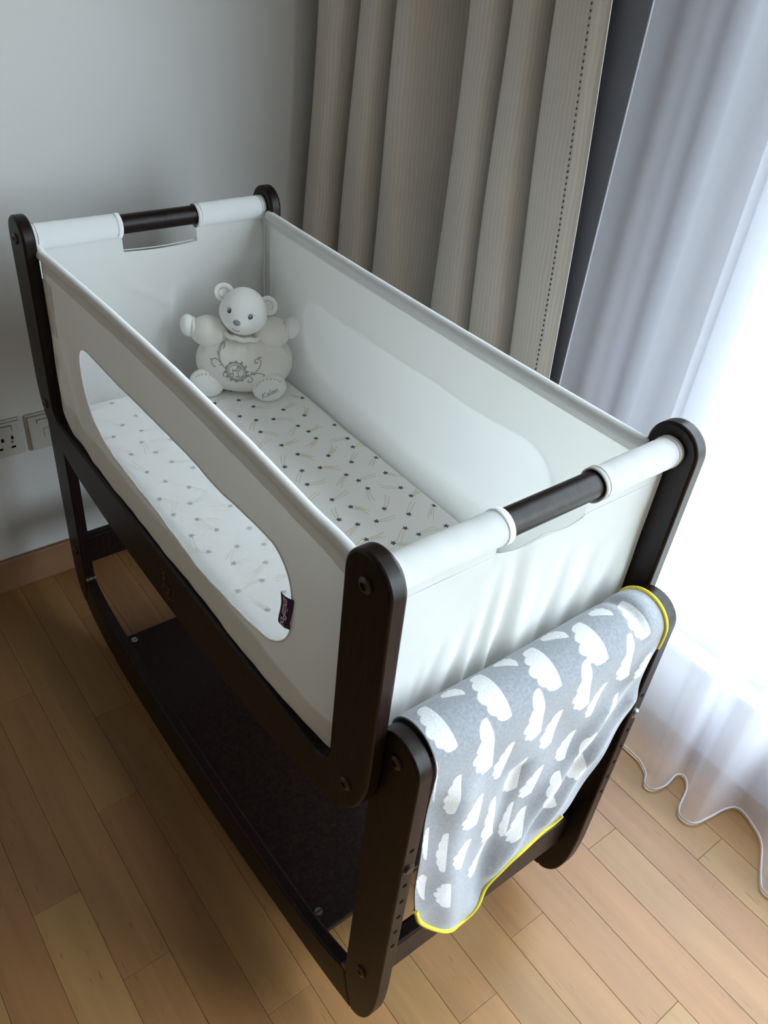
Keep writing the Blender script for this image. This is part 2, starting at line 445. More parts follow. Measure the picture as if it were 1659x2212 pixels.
for a, b in ((WIN_Y0+.05, ym-.03), (ym+.03, WIN_Y1-.05)):
    wpart('pane', (fx0+.02, fx0+.024, a, b, WIN_Z0+.05, WIN_Z1-.05), 'glass', win)
wpart('sill', (WIN_X-.015, WIN_X+.04, WIN_Y0, WIN_Y1, WIN_Z0, WIN_Z0+.012), 'sill', win)

# ================================================================== THE CRIB
crib = empty('bedside_crib', (0, 0, 0))
tag(crib, 'dark espresso wood bedside crib with white fabric sides on a rocking stand', 'crib')
W, T = .245, .022
AX_Y, AX_Z = .494, .951

# ---- bassinet side frames (U boards)
bot = [(.531, .69), (.527, .645), (.508, .600), (.470, .568), (.410, .549), (.36, .539), (.25, .527), (.15, .521), (0, .518)]
botc = [tuple(q) for q in catmull(bot, 5)]
topR = [(.531, AX_Z), ] + [(AX_Y+.037*math.cos(a), AX_Z+.037*math.sin(a)) for a in np.linspace(0, math.pi, 19)[1:-1]] + [(.457, AX_Z)]
inner = fillet([(.457, .8), (.457, .622), (0, .622)], [0, .034, 0], 8)[1:-1]
half = topR[::-1]                                   # (.457 .. -> .531) over the top
right_half = [(0, .622)]+inner[::-1]+topR[::-1]+botc     # bottom-inner -> up -> over -> down -> bottom mid
def dedupe(o):
    r = []
    for p in o:
        if not r or (abs(p[0]-r[-1][0])+abs(p[1]-r[-1][1])) > 1e-5: r.append((float(p[0]), float(p[1])))
    if abs(r[0][0]-r[-1][0])+abs(r[0][1]-r[-1][1]) < 1e-5: r.pop()
    return r
left_half = [(-a, b) for a, b in right_half][::-1]
uo = dedupe(right_half+left_half)
frameL = board('side_frame', uo, -W, -W+T, 'wood', crib)
frameR = board('side_frame', uo, W-T, W, 'wood', crib)

def bolt(x, y, z, side, parent, mat='bolt', r=.0095):
    """round bolt head on a face whose normal is side*X, with a hex recess"""
    bm = bmesh.new()
    prof = [(0.0, r*1.0), (.0022, r*.98), (.0036, r*.80), (.0042, r*.46), (.0012, r*.42), (.0012, 0)]
    rings = []
    for d, rad in prof:
        k = 6 if rad <= r*.47 else 24
        rings.append([bm.verts.new((x+side*d, y+rad*math.cos(2*math.pi*i/24), z+rad*math.sin(2*math.pi*i/24))) for i in range(24)] if rad > 0 else [bm.verts.new((x+side*d, y, z))])
    for A, B in zip(rings[:-1], rings[1:]):
        for i in range(24):
            if len(B) == 1: bm.faces.new((A[i], A[(i+1) % 24], B[0]))
            else: bm.faces.new((A[i], A[(i+1) % 24], B[(i+1) % 24], B[i]))
    return frombm('bolt', bm, mat, parent, 40)
for s, fr in ((-1, frameL), (1, frameR)):
    for e in (-1, 1):
        bolt(s*W, e*AX_Y, AX_Z, s, fr)
        bolt(s*W, e*.495, .636, s, fr)

# ---- top dowels (handles)
for e in (-1, 1):
    frombm('dowel', cyl_bm((-W+T-.004, e*AX_Y, AX_Z), (W-T+.004, e*AX_Y, AX_Z), .0168, 28), 'wood', crib, 40)
# ---- base board under the mattress
box('base_board', (-W+T, W-T, -.455, .455, .560, .574), 'wood', crib, .002)

# ---- stand: legs, rockers, crossbars, shelf
LX0, LX1 = .201, .223
LEGC, LEGR = .5495, .0375
def leg_outline():
    o = [(LEGC+LEGR*math.cos(a), .724+LEGR*math.sin(a)) for a in np.linspace(0, math.pi, 19)]
    o += [(.512, .60), (.512, .30), (.511, .162)]
    o += [(.518, .130), (.527, .098), (.537, .072)]
    o += [tuple(q) for q in catmull([(.537, .072), (.551, .078), (.566, .096), (.577, .125), (.584, .165), (.587, .22)], 4)][1:]
    return dedupe(o)
lego = leg_outline()
rb = catmull([(-.537, .070), (-.47, .054), (-.382, .040), (-.27, .026), (-.161, .014), (-.06, .005), (.05, .0012), (.12, .0005), (.2, .001), (.273, .0035), (.35, .010), (.418, .021), (.465, .033), (.505, .050), (.537, .070)], 4)
rt = catmull([(.5105, .158), (.47, .140), (.42, .126), (.33, .113), (.15, .103), (0, .100), (-.15, .103), (-.33, .113), (-.42, .126), (-.47, .140), (-.5105, .158)], 4)
ro = dedupe([tuple(q) for q in rb]+[(.5265, .097), (.5175, .129)]+[tuple(q) for q in rt]+[(-.5175, .129), (-.5265, .097)])
for s in (-1, 1):
    a, b = (s*LX0, s*LX1)
    for e in (-1, 1):
        lg = board('stand_leg', [(e*y, z) for y, z in lego], min(a, b), max(a, b), 'wood', crib)
        bolt(s*LX1, e*.5495, .724, s, lg); bolt(s*LX1, e*.5485, .222, s, lg)
        # height holes on the end face
        for i in range(7):
            z = .589-.039*i
            if i == 1: continue
            bm = cyl_bm((s*.212, e*.5866, z), (s*.212, e*.5874, z), .0034, 14)
            frombm('peg_hole', bm, 'hole', lg, 40)
        bm = bmesh.new()
        for (d0, d1, r_) in ((.5866, .5888, .0080), (.5888, .5905, .0062)):
            tube_bm([(s*.212, e*d0, .550), (s*.212, e*d1, .550)], r_, 20, bm)
        frombm('end_bolt', bm, 'steel' if (s > 0) else 'bolt', lg, 40)
    rk = board('rocker', ro, min(a, b), max(a, b), 'wood', crib)
    for e in (-1, 1):
        bm = bmesh.new()
        for i in range(5):
            x = s*(.203+.0045*i)
            tube_bm([(x-.0018, e*.5095, .163), (x+.0018, e*.5095, .163)], .0068-.0006*(i % 2), 14, bm)
        frombm('hinge', bm, 'hinge', rk, 40)
for e in (-1, 1):
    y0, y1 = sorted((e*.536, e*.560))
    box('crossbar', (-LX0-.002, LX0+.002, y0, y1, .183, .258), 'wood', crib, .005, 3)
    frombm('blanket_bar' if e < 0 else 'crossbar', cyl_bm((-LX0-.003, e*.5495, .724), (LX0+.003, e*.5495, .724), .016, 24), 'wood', crib, 40)
shelf = box('shelf', (-LX0, LX0, -.420, .372, .070, .086), 'wood', crib, .003)
for x in (-.184, .184):
    for y in (-.387, .353):
        bm = tube_bm([(x, y, .086), (x, y, .0872)], .0072, 20)
        sc = frombm('screw', bm, 'steel', shelf, 40)
        sb = box_bm(x-.0064, x+.0064, y-.0009, y+.0009, .0872, .08735)
        frombm('screw_slot', sb, 'hole', sc)

# ---- branded round mark on the left lower rail
bm = bmesh.new()
ec = (-.012, .570)
tube_bm([(-W-.0002, ec[0]+.027*math.cos(a), ec[1]+.027*math.sin(a)) for a in np.linspace(0, 2*math.pi, 49)[:-1]], .0009, 6, bm, closed=True)
for st in ([(-.010, .020), (-.004, .020), (-.002, .012), (-.009, .010)], [(-.008, .009), (-.006, -.004), (-.012, -.012)], [(.002, .002), (.008, -.004), (.006, -.014), (.0, -.016)], [(.008, -.004), (.014, .004)]):
    tube_bm([(-W-.0002, ec[0]-a, ec[1]+b) for a, b in [tuple(q) for q in catmull(st, 6)]], .0022, 6, bm)
frombm('branded_mark', bm, 'emblem', frameL, 40)

# ---- fabric liner
ZTOP, ZBOT = .930, .607
def xl(y, z):
    """left panel surface: negative x, bowing in at the top edge, bulging over the rail at the bottom"""
    y = np.asarray(y, float); z = np.asarray(z, float)
    t = np.clip((z-.64)/(ZTOP-.64), 0, 1)
    ycl = np.clip(np.abs(y)/.46, 0, 1)
    top = -.2205+.0125*(1-ycl**2)
    botm = -.2395+.013*ycl**6
    x = botm+(top-botm)*t**.85
    under = np.clip((.64-z)/.04, 0, 1)
    x = x+.012*under**2
    x = x+.0022*vnoise(y*14, z*20, 3)*(1-t*.7)*(1-ycl**8)
    far = np.exp(-((y-.36)/.09)**2)*np.exp(-((z-.72)/.09)**2)
    x = x-.004*np.sin((y*.6-z*.35)*95)*far
    near = np.exp(-((y+.42)/.05)**2)
    x = x-.0025*np.sin((z*.9+y*.35)*70)*near
    return x
# window outline (y,z), rounded
wk = [(0.321, 0.835), (0.331, 0.819), (0.326, 0.775), (0.308, 0.729), (0.279, 0.71), (0.244, 0.697), (0.171, 0.689), (0.067, 0.687), (-0.015, 0.681), (-0.099, 0.675), (-0.182, 0.678), (-0.26, 0.686), (-0.31, 0.7), (-0.334, 0.712), (-0.343, 0.736), (-0.344, 0.774), (-0.339, 0.803), (-0.328, 0.832), (-0.31, 0.844), (-0.276, 0.844), (-0.229, 0.842), (-0.137, 0.831), (-0.081, 0.838), (0.009, 0.833), (0.107, 0.831), (0.25, 0.829)]
wo = np.array(catmull(wk, 12, closed=True))
# rings between window outline and outer rectangle
yc, zc = -.01, .762
Y0, Y1, Z0, Z1 = -.462, .462, ZBOT, ZTOP
def rect_hit(p):
    d = p-np.array([yc, zc]); k = 1e9
    if d[0] > 1e-9: k = min(k, (Y1-yc)/d[0])
    if d[0] < -1e-9: k = min(k, (Y0-yc)/d[0])
    if d[1] > 1e-9: k = min(k, (Z1-zc)/d[1])
    if d[1] < -1e-9: k = min(k, (Z0-zc)/d[1])
    return np.array([yc, zc])+d*k
def densify(poly, n):
    P = np.vstack([poly, poly[:1]]); s = np.r_[0, np.cumsum(np.linalg.norm(np.diff(P, axis=0), axis=1))]
    t = np.linspace(0, s[-1], n, endpoint=False)
    return np.stack([np.interp(t, s, P[:, 0]), np.interp(t, s, P[:, 1])], 1)
wo = densify(wo, 300)
wo = sum(np.roll(wo, k, axis=0) for k in range(-9, 10))/19.0
outer = np.array([rect_hit(p) for p in wo])
for c in [(Y0, Z0), (Y0, Z1), (Y1, Z0), (Y1, Z1)]:
    outer[np.argmin(np.linalg.norm(outer-np.array(c), axis=1))] = c
RN = 26
rings = np.stack([wo+(outer-wo)*(k/RN) for k in range(RN+1)], 1)      # (n, RN+1, 2)
P = np.stack([xl(rings[..., 0], rings[..., 1]), rings[..., 0], rings[..., 1]], -1)
sideL = link('side_panel', grid_mesh('side_panel', P, closed_u=True), 'sidecloth', crib, 0)
wr_ = np.stack([np.array([yc, zc])+(wo-np.array([yc, zc]))*(k/14) for k in range(15)], 1)
P = np.stack([xl(wr_[..., 0], wr_[..., 1])+.0006, wr_[..., 0], wr_[..., 1]], -1)
meshw = link('mesh_window', grid_mesh('mesh_window', P, closed_u=True), 'mesh', sideL, 0)
frombm('window_piping', tube_bm([(float(xl(a, b))-.0006, a, b) for a, b in wo], .0013, 6, closed=True), 'sleeve', sideL, 60)
# inner lining that carries the cloth over the rail
yl_ = np.linspace(-.455, .455, 90)
zl_ = [.600, .622, .636, .652, .675]
P = np.stack([np.stack([np.full_like(yl_, -.2213) if i == 0 else (xl(yl_, np.full_like(yl_, z))+.003)*k+(-.2213)*(1-k), yl_, np.full_like(yl_, z)], -1) for i, (z, k) in enumerate(zip(zl_, (0, 0, .35, .8, 1)))], 1)
link('inner_lining', grid_mesh('inner_lining', P), 'sleeve', sideL, 0)
# rolled top edge of left panel (fabric over a rail)
ys = np.linspace(-.468, .486, 60)
pts = [(float(xl(np.clip(y, -.46, .46), ZTOP))+.001, y, ZTOP+.001+(.004 if y > .465 else 0)) for y in ys]
frombm('top_edge_roll', tube_bm(pts, .0085, 14), 'sleeve', sideL, 60)
ysh = np.linspace(-.455, .455, 80)
P = np.stack([np.stack([xl(ysh, np.full_like(ysh, z))-.0014, ysh, np.full_like(ysh, z)], -1) for z in np.linspace(.932, .905, 5)], 1)
link('top_hem', grid_mesh('top_hem', P), 'cloth', sideL, 0)

# right panel
def xr(y, z):
    y = np.asarray(y, float); z = np.asarray(z, float)
    t = np.clip((z-.60)/(.94-.60), 0, 1); ycl = np.clip(np.abs(y)/.46, 0, 1)
    return .2215-.0085*np.clip((.66-z)/.06, 0, 1)**1.5-.006*(1-ycl**2)*t**2+.003*vnoise(y*6, z*9, 11)*np.sin(math.pi*t)
ysr = np.linspace(-.490, .492, 150); zsr = np.linspace(.600, .938, 60)
YY, ZZ = np.meshgrid(ysr, zsr, indexing='ij')
sideR = link('side_panel', grid_mesh('side_panel', np.stack([xr(YY, ZZ), YY, ZZ], -1)), 'lining', crib, 0)
# outer layer of the right side, with the same mesh window as the left
P = np.stack([-xl(rings[..., 0], rings[..., 1])+.004, rings[..., 0], rings[..., 1]], -1)
P[..., 0] = np.maximum(P[..., 0], xr(P[..., 1], P[..., 2])+.002); P[..., 0] = np.where(np.abs(P[..., 1]) > .445, np.minimum(P[..., 0], .2228), P[..., 0])
sideR2 = link('outer_cover', grid_mesh('outer_cover', P, closed_u=True), 'cover', sideR, 0)
P = np.stack([-xl(wr_[..., 0], wr_[..., 1])+.004, wr_[..., 0], wr_[..., 1]], -1)
link('mesh_window', grid_mesh('mesh_window', P, closed_u=True), 'mesh', sideR, 0)
ZZ2 = .938-(.938-ZZ)/(.338)*(.016)
link('top_hem', grid_mesh('top_hem', np.stack([xr(YY, ZZ2)-.0016, YY, ZZ2], -1)[:, ::6]), 'cloth', sideR, 0)
frombm('top_edge_roll', tube_bm([(float(xr(y, .94))+.002, y, .9405) for y in np.linspace(-.462, .468, 50)], .0088, 14), 'sleeve', sideR, 60)
# rail ends (little dark rods poking out of the hems)
for x, z in ((-.2185, .932), (.2245, .940)):
    frombm('edge_rod', cyl_bm((x, -.500, z), (x, -.44, z), .0055, 14), 'bolt', crib, 40)

# end panels with hand slots
SL0, SL1 = -.067, .078
def end_panel(e):
    xs = np.unique(np.r_[np.linspace(-.223, SL0-.0002, 46), np.linspace(SL0+.0002, SL1-.0002, 50), np.linspace(SL1+.0002, .223, 46)])
    nz = 60
    zt = np.where((xs > SL0) & (xs < SL1), 0, .936)
    u = np.clip((xs-SL0)/(SL1-SL0), 0, 1)
    if e < 0: slot = .911-.012*np.sin(math.pi*u)**.7+.009*np.exp(-((u-.52)/.2)**2)-.006*u
    else: slot = .905-.003*np.sin(math.pi*u)
    zt = np.where(zt == 0, slot, zt)
    v = np.linspace(0, 1, nz)
    X = np.repeat(xs[:, None], nz, 1); Zb = .600
    zm = .88
    Z = np.where(v[None] < .2, zt[:, None]+(zm-zt[:, None])*(v[None]/.2), zm+(Zb-zm)*((v[None]-.2)/.8))
    tdn = np.clip((.936-Z)/.30, 0, 1)
    Y = np.full_like(X, e*AX_Y)
    if e < 0:
        # loose pleats that deepen towards the bottom, fanning out from the slot
        for xv, zv, dxdz, ztop, wv, av in ((-.160, .728, .10, .80, .008, .004), (-.145, .729, .22, .82, .009, .006), (-.104, .713, .14, .83, .010, .008), (-.069, .721, .09, .90, .011, .008), (-.030, .725, .01, .925, .013, .012), (.054, .737, .08, .88, .012, .007), (.108, .727, .13, .85, .013, .007), (.166, .716, .12, .83, .014, .007)):
            cx_ = xv+(Z-zv)*dxdz
            g = np.clip((ztop-Z)/(ztop-.66), 0, 1)
            Y = Y-e*av*g*(np.exp(-((X-cx_)/wv)**2)-.7*np.exp(-((X-cx_-1.7*wv)/(1.4*wv))**2))
        Y = Y+e*.004*np.sin(math.pi*np.clip(tdn, 0, 1))*np.exp(-((X+.01)/.12)**2)
        Y = Y+e*.0012*vnoise(X*30, Z*14, 17)
    else:
        # a broad vee crease as the cloth sags in
        Y = Y-e*.012*np.sin(math.pi*np.clip(tdn, 0, 1))
        lim = .795+.060*np.clip((X-.0)/.2, 0, 1)**.55
        inx = 1/(1+np.exp(-(X-.006-.012*np.clip((Z-.70)/.1, 0, 1))/.0035)); inz = 1/(1+np.exp(-(lim-Z)/.006))
        Y = Y+e*.013*inx*inz-e*.006
        d1 = np.abs((X-.012)*.62+(Z-.797))
        Y = Y-e*.0045*np.exp(-(d1/.011)**2)*np.clip((.03-X)/.02, 0, 1)*np.clip((X+.10)/.05, 0, 1)
        Y = Y+e*.0015*vnoise(X*22, Z*18, 8)*np.sin(math.pi*tdn)
    o = link('end_panel', grid_mesh('end_panel', np.stack([X, Y, Z], -1)), 'cloth', crib, 0)
    # stitched seam strip below the sleeves and slot edging
    for a, b in ((-.222, SL0), (SL1, .222)):
        xx = np.linspace(a, b, 26)
        th = np.linspace(0, 2*math.pi, 29)
        R = .0196
        TH, XX = np.meshgrid(th[:-1], xx, indexing='ij')
        rr = R+.0009*vnoise(XX*40, TH*1.3, 4+e)+.0008*np.exp(-((XX-a)/.006)**2)+.0008*np.exp(-((XX-b)/.006)**2)
        drop = np.where(np.sin(TH) < 0, -np.sin(TH), 0)**3*.004
        P = np.stack([XX, e*AX_Y+rr*np.cos(TH), AX_Z+rr*np.sin(TH)-drop], -1)
        sl = link('dowel_sleeve', grid_mesh('dowel_sleeve', P, closed_u=True), 'sleeve', o, 0)
        md = sl.modifiers.new('solid', 'SOLIDIFY'); md.thickness = .0016; md.offset = -1
        # double hem seam line around each sleeve end
        for xe, sgn in ((a, 1), (b, -1)):
            bm = tube_bm([(xe+sgn*.008, e*AX_Y+(R+.0009)*math.cos(t), AX_Z+(R+.0009)*math.sin(t)) for t in th[:-1]], .0006, 5, closed=True)
            frombm('stitch_line', bm, 'cloth', sl, 60)
        yy = e*(AX_Y+.0012) if e < 0 else e*(AX_Y-.0012)
        frombm('seam', tube_bm([(x, yy, .908) for x in np.linspace(a, b, 14)], .0007, 5), 'sleeve', o, 60)
    sx = xs[(xs > SL0) & (xs < SL1)]
    zs = slot[(xs > SL0) & (xs < SL1)]
    frombm('slot_binding', tube_bm([(x, e*AX_Y, z) for x, z in zip(sx, zs)], .0009, 6), 'sleeve', o, 60)
    return o
end_panel(-1); end_panel(1)
# corner seams inside the far end
for x in (-.2215, .2205):
    frombm('corner_seam', tube_bm([(x, .478, z) for z in np.linspace(.61, .925, 12)], .0022, 8), 'sleeve', crib, 60)
# white fastening tabs between far left post and liner
for z0, z1, y0, y1 in ((.793, .890, .425, .462), (.704, .757, .430, .452)):
    o = box('fastening_tab', (-.2235, -.2215, y0, y1, z0, z1), 'sleeve', crib, .0015)
# fabric floor of the bassinet
box('liner_floor', (-.221, .221, -.475, .475, .5745, .5785), 'cloth', crib)
# purple sewn-in tag at the near edge of the mesh window
tv, tf = [], []
tz = np.linspace(.799, .752, 13); tys = np.linspace(-.3440, -.3215, 6)
P = np.zeros((6, 13, 3))
for i, y in enumerate(tys):
    for j, z in enumerate(tz):
        k = (y+.3440)/.0225
        P[i, j] = (float(xl(y, z))-.0030-.0035*math.sin(k*2.2)+.0012*math.sin((z-.775)*120+k), y, z-.006*k+.004*k*k)
tg = link('sewn_tag', grid_mesh('sewn_tag', P), 'purple', sideL, 0)
tg.modifiers.new('solid', 'SOLIDIFY').thickness = .0006
tcu = bpy.data.curves.new('tag_words', 'FONT'); tcu.body = 'sn\u00fczPod'; tcu.size = .0165; tcu.offset = .00025; tcu.shear = .25; tcu.align_x = 'CENTER'; tcu.align_y = 'CENTER'
tcu.space_character = .95; tcu.resolution_u = 3
to = bpy.data.objects.new('tag_words', tcu); COL.objects.link(to)
bpy.context.view_layer.update()
tm = bpy.data.meshes.new_from_object(to); bpy.data.objects.remove(to)
for v in tm.vertices:
    a, b = v.co.x, v.co.y                      # words run downwards along z, letter tops towards -y
    z = .7745-a*.86; y = -.3335-b*.85
    k = min(max((y+.3440)/.0225, 0), 1)
    v.co = (float(xl(y, z+.006*k-.004*k*k))-.0030-.0035*math.sin(k*2.2)+.0012*math.sin((z-.775)*120+k)-.0014, y, z)
link('tag_lettering', tm, 'tagtext', tg)

# ================================================================== MATTRESS
mat_root = empty('crib_mattress', (0, 0, .579))
tag(mat_root, 'white crib mattress with fitted sheet of grey shooting stars inside the crib', 'mattress')
bpy.context.view_layer.update()
def adopt(o, par):
    o.parent = par; o.matrix_parent_inverse = par.matrix_world.inverted(); return o
MX0, MX1, MY0, MY1, MZ = -.212, .2105, -.462, .458, .640
def mattress():
    nx, ny = 60, 110
    def edge(t, w=.035):
        return t
    us = np.linspace(0, 1, nx); vs = np.linspace(0, 1, ny)
    X = MX0+(MX1-MX0)*us; Y = MY0+(MY1-MY0)*vs
    XX, YY = np.meshgrid(X, Y, indexing='ij')
    dx = np.minimum(XX-MX0, MX1-XX); dy = np.minimum(YY-MY0, MY1-YY)
    def drop(d, r=.02):
        t = np.clip(1-d/r, 0, 1); return r*(1-np.sqrt(np.clip(1-t*t, 0, 1)))
    Z = MZ-drop(dx)-drop(dy)+.0012*vnoise(XX*9, YY*7, 21)
    wob = .004*vnoise(YY*16, YY*5, 31)*np.clip(1-(MX1-XX)/.05, 0, 1)
    top = np.stack([XX+wob, YY, Z], -1)
    bm = bmesh.new()
    V = [[bm.verts.new(top[i, j]) for j in range(ny)] for i in range(nx)]
    for i in range(nx-1):
        for j in range(ny-1): bm.faces.new((V[i][j], V[i+1][j], V[i+1][j+1], V[i][j+1]))
    loop = [V[i][0] for i in range(nx)]+[V[nx-1][j] for j in range(1, ny)]+[V[i][ny-1] for i in range(nx-2, -1, -1)]+[V[0][j] for j in range(ny-2, 0, -1)]
    low = [bm.verts.new((v.co.x, v.co.y, .5795)) for v in loop]
    n = len(loop)
    for k in range(n): bm.faces.new((loop[k], low[k], low[(k+1) % n], loop[(k+1) % n]))
    bm.faces.new(low)
    return frombm('fitted_sheet', bm, 'sheet', None, 50)
ms = adopt(mattress(), mat_root)
STARS = [(-0.0, 0.424, 0.016, 0.417), (0.019, 0.373, -0.007, 0.367), (0.028, 0.34, 0.048, 0.355), (0.074, 0.328, 0.1, 0.318), (-0.002, 0.328, 0.013, 0.302), (0.087, 0.293, 0.106, 0.273), (0.132, 0.256, 0.165, 0.271), (0.046, 0.274, 0.051, 0.302), (0.097, 0.235, 0.127, 0.224), (0.157, 0.219, 0.18, 0.237), (-0.003, 0.28, -0.033, 0.287), (0.066, 0.247, 0.041, 0.231), (-0.002, 0.252, 0.03, 0.253), (0.125, 0.192, 0.096, 0.181), (0.052, 0.207, 0.076, 0.191), (0.132, 0.166, 0.163, 0.168), (0.189, 0.162, 0.204, 0.138), (0.016, 0.204, -0.012, 0.192), (0.131, 0.139, 0.112, 0.119), (0.183, 0.111, 0.157, 0.123), (0.019, 0.161, 0.046, 0.182), (0.063, 0.15, 0.092, 0.145), (0.175, 0.082, 0.202, 0.085), (-0.008, 0.149, 0.002, 0.119), (0.073, 0.111, 0.094, 0.092), (0.193, 0.033, 0.17, 0.025), (0.032, 0.089, 0.04, 0.119), (0.119, 0.08, 0.146, 0.093), (0.144, 0.043, 0.162, 0.065), (0.052, 0.064, 0.026, 0.047), (0.085, 0.056, 0.112, 0.047), (0.178, -0.015, 0.191, -0.037), (-0.013, 0.066, 0.015, 0.064), (0.113, 0.015, 0.083, 0.001), (0.122, -0.01, 0.154, -0.005), (0.038, 0.025, 0.062, 0.013), (0.001, 0.017, -0.028, 0.02), (0.122, -0.037, 0.105, -0.06), (0.174, -0.064, 0.147, -0.052), (0.175, -0.092, 0.197, -0.091), (0.006, -0.022, 0.031, -0.001), (0.05, -0.033, 0.081, -0.034), (0.066, -0.065, 0.086, -0.084), (0.112, -0.098, 0.139, -0.08), (0.139, -0.131, 0.158, -0.107), (0.192, -0.134, 0.165, -0.149), (0.029, -0.084, 0.03, -0.058), (0.08, -0.119, 0.107, -0.13), (0.048, -0.11, 0.023, -0.127), (0.11, -0.158, 0.081, -0.171), (0.173, -0.188, 0.174, -0.217), (0.037, -0.149, 0.062, -0.159), (0.119, -0.182, 0.15, -0.177), (0.001, -0.156, 0.031, -0.154), (0.190, 0.278, 0.172, 0.295)]
rs = random.Random(3)
tries = 0
while tries < 6000:
    tries += 1
    x, y = rs.uniform(MX0+.015, MX1-.02), rs.uniform(MY0+.02, MY1-.02)
    if x > .0 and -.17 < y < .36: continue
    if min((x-a)**2+(y-b)**2 for a, b, _, _ in STARS) < .0385**2: continue
    an = rs.uniform(0, 6.28); STARS.append((x, y, x+.03*math.cos(an), y+.03*math.sin(an)))
sb, tb = bmesh.new(), bmesh.new()
mbv = BVHTree.FromPolygons([v.co.copy() for v in ms.data.vertices], [tuple(p.vertices) for p in ms.data.polygons])
def on_top(x, y):
    h = mbv.ray_cast(Vector((x, y, .8)), Vector((0, 0, -1)))
    return (h[0].z if h[0] is not None else MZ)+.0003
def flat_poly(bm, pts):
    try: bm.faces.new([bm.verts.new((x, y, on_top(x, y))) for x, y in pts])
    except ValueError: pass
for i, (x, y, tx, ty) in enumerate(STARS):
    a0 = i*1.7
    c = bmesh
    cen = sb.verts.new((x, y, on_top(x, y)))
    ring = []
    for k in range(10):
        r = .0062 if k % 2 == 0 else .0029
        px, py = x+r*math.cos(a0+k*math.pi/5), y+r*math.sin(a0+k*math.pi/5)
        ring.append(sb.verts.new((px, py, on_top(px, py))))
    for k in range(10): sb.faces.new((cen, ring[k], ring[(k+1) % 10]))
    dx, dy = tx-x, ty-y; ln = math.hypot(dx, dy)
    if ln < .012: continue
    dx, dy = dx/ln, dy/ln; nx, ny = -dy, dx; bend = (1 if i % 2 else -1)*.006
    for off in (-.0042, .0, .0042) if i % 3 == 0 else (-.0032, .0032):
        nd = 8
        for k in range(nd):
            s = .008+(ln-.004)*k/(nd-1)*(1 if off else .7)
            if s > ln+.004: continue
            b_ = bend*((s/ln)**2)+off*(.6+.5*s/ln)
            cx_, cy_ = x+dx*s+nx*b_, y+dy*s+ny*b_
            sl_ = 2*bend*s/ln/ln
            ex, ey = dx+nx*sl_, dy+ny*sl_; q = math.hypot(ex, ey); ex, ey = ex/q, ey/q
            if not (MX0+.003 < cx_ < MX1-.003): continue
            h, w_ = .00125, .00055
            flat_poly(tb, [(cx_-ex*h-ey*-w_, cy_-ey*h-ex*w_), (cx_+ex*h-ey*-w_, cy_+ey*h-ex*w_), (cx_+ex*h+ey*-w_, cy_+ey*h+ex*w_), (cx_-ex*h+ey*-w_, cy_-ey*h+ex*w_)])
for o_ in (frombm('star_print', sb, 'star'), frombm('trail_print', tb, 'trail')):
    adopt(o_, mat_root); o_['kind'] = 'stuff'

# ================================================================== TEDDY BEAR
bear = empty('teddy_bear', (.105, .350, .640), math.atan2(-.485, .875))
tag(bear, 'cream and white plush teddy bear with grey embroidery sitting in the crib corner', 'soft toy')
def ellipsoid(name, c, r, mat, parent, seg=48, rings=32, rot=None, fn=None, smooth=0):
    bm = bmesh.new()
    bmesh.ops.create_uvsphere(bm, u_segments=seg, v_segments=rings, radius=1)
    R = rot.to_3x3() if rot else Matrix.Identity(3)
    for v in bm.verts:
        p = v.co.copy()
        if fn: p = fn(p)
        p = Vector((p.x*r[0], p.y*r[1], p.z*r[2]))
        v.co = R @ p+Vector(c)
    return frombm(name, bm, mat, parent, smooth)
E_ = lambda x, y, z: Matrix.Rotation(math.radians(z), 4, 'Z') @ Matrix.Rotation(math.radians(y), 4, 'Y') @ Matrix.Rotation(math.radians(x), 4, 'X')
# body: squat pumpkin, gathered under the neck
def bodyfn(p):
    az = math.atan2(p.y, p.x); t = max(0, p.z); lo = max(0, -p.z)
    k = 1-.20*t**2.2
    g = (.050*math.sin(az*14+1.0)+.035*math.sin(az*9+.3))*math.exp(-((p.z-.74)/.32)**2)+.018*math.sin(az*19)*math.exp(-((p.z+.85)/.18)**2)
    q = Vector((p.x*(k+g), p.y*(k+g), p.z))
    if p.z < -.62: q.z = -.62-(-.62-p.z)*.35
    q.x *= 1+.05*lo
    return q
body = ellipsoid('body', (-.004, .035, .056), (.0945, .074, .069), 'velour', bear, 120, 60, fn=bodyfn)
# head
HC = Vector((-.0045, .020, .163))
def headfn(p):
    q = p.copy()
    f = max(0, -p.y)
    m = math.exp(-((p.x+.0)/.42)**2-((p.z+.30)/.36)**2)*(1 if p.y < 0 else 0)
    q.y -= .20*m*f
    q.x *= 1+.06*math.exp(-((p.z+.25)/.4)**2)
    q.z *= .97
    return q
HROT = E_(-4, 10, -14)
head = ellipsoid('head', HC, (.0438, .0430, .0465), 'plush', bear, 72, 48, rot=HROT, fn=headfn)
def deps_bvh(o):
    me = o.data; return BVHTree.FromPolygons([v.co.copy() for v in me.vertices], [tuple(p.vertices) for p in me.polygons])
hb = deps_bvh(head); bb = deps_bvh(body)
def head_pt(a, b, off=.0004):
    """a: sideways, b: up in the face plane (head frame)"""
    R = HROT.to_3x3()
    o = HC+R @ Vector((a, -.15, b)); d = R @ Vector((0, 1, 0))
    h = hb.ray_cast(o, d)
    return h[0]+h[1]*off if h[0] is not None else o+d*.1
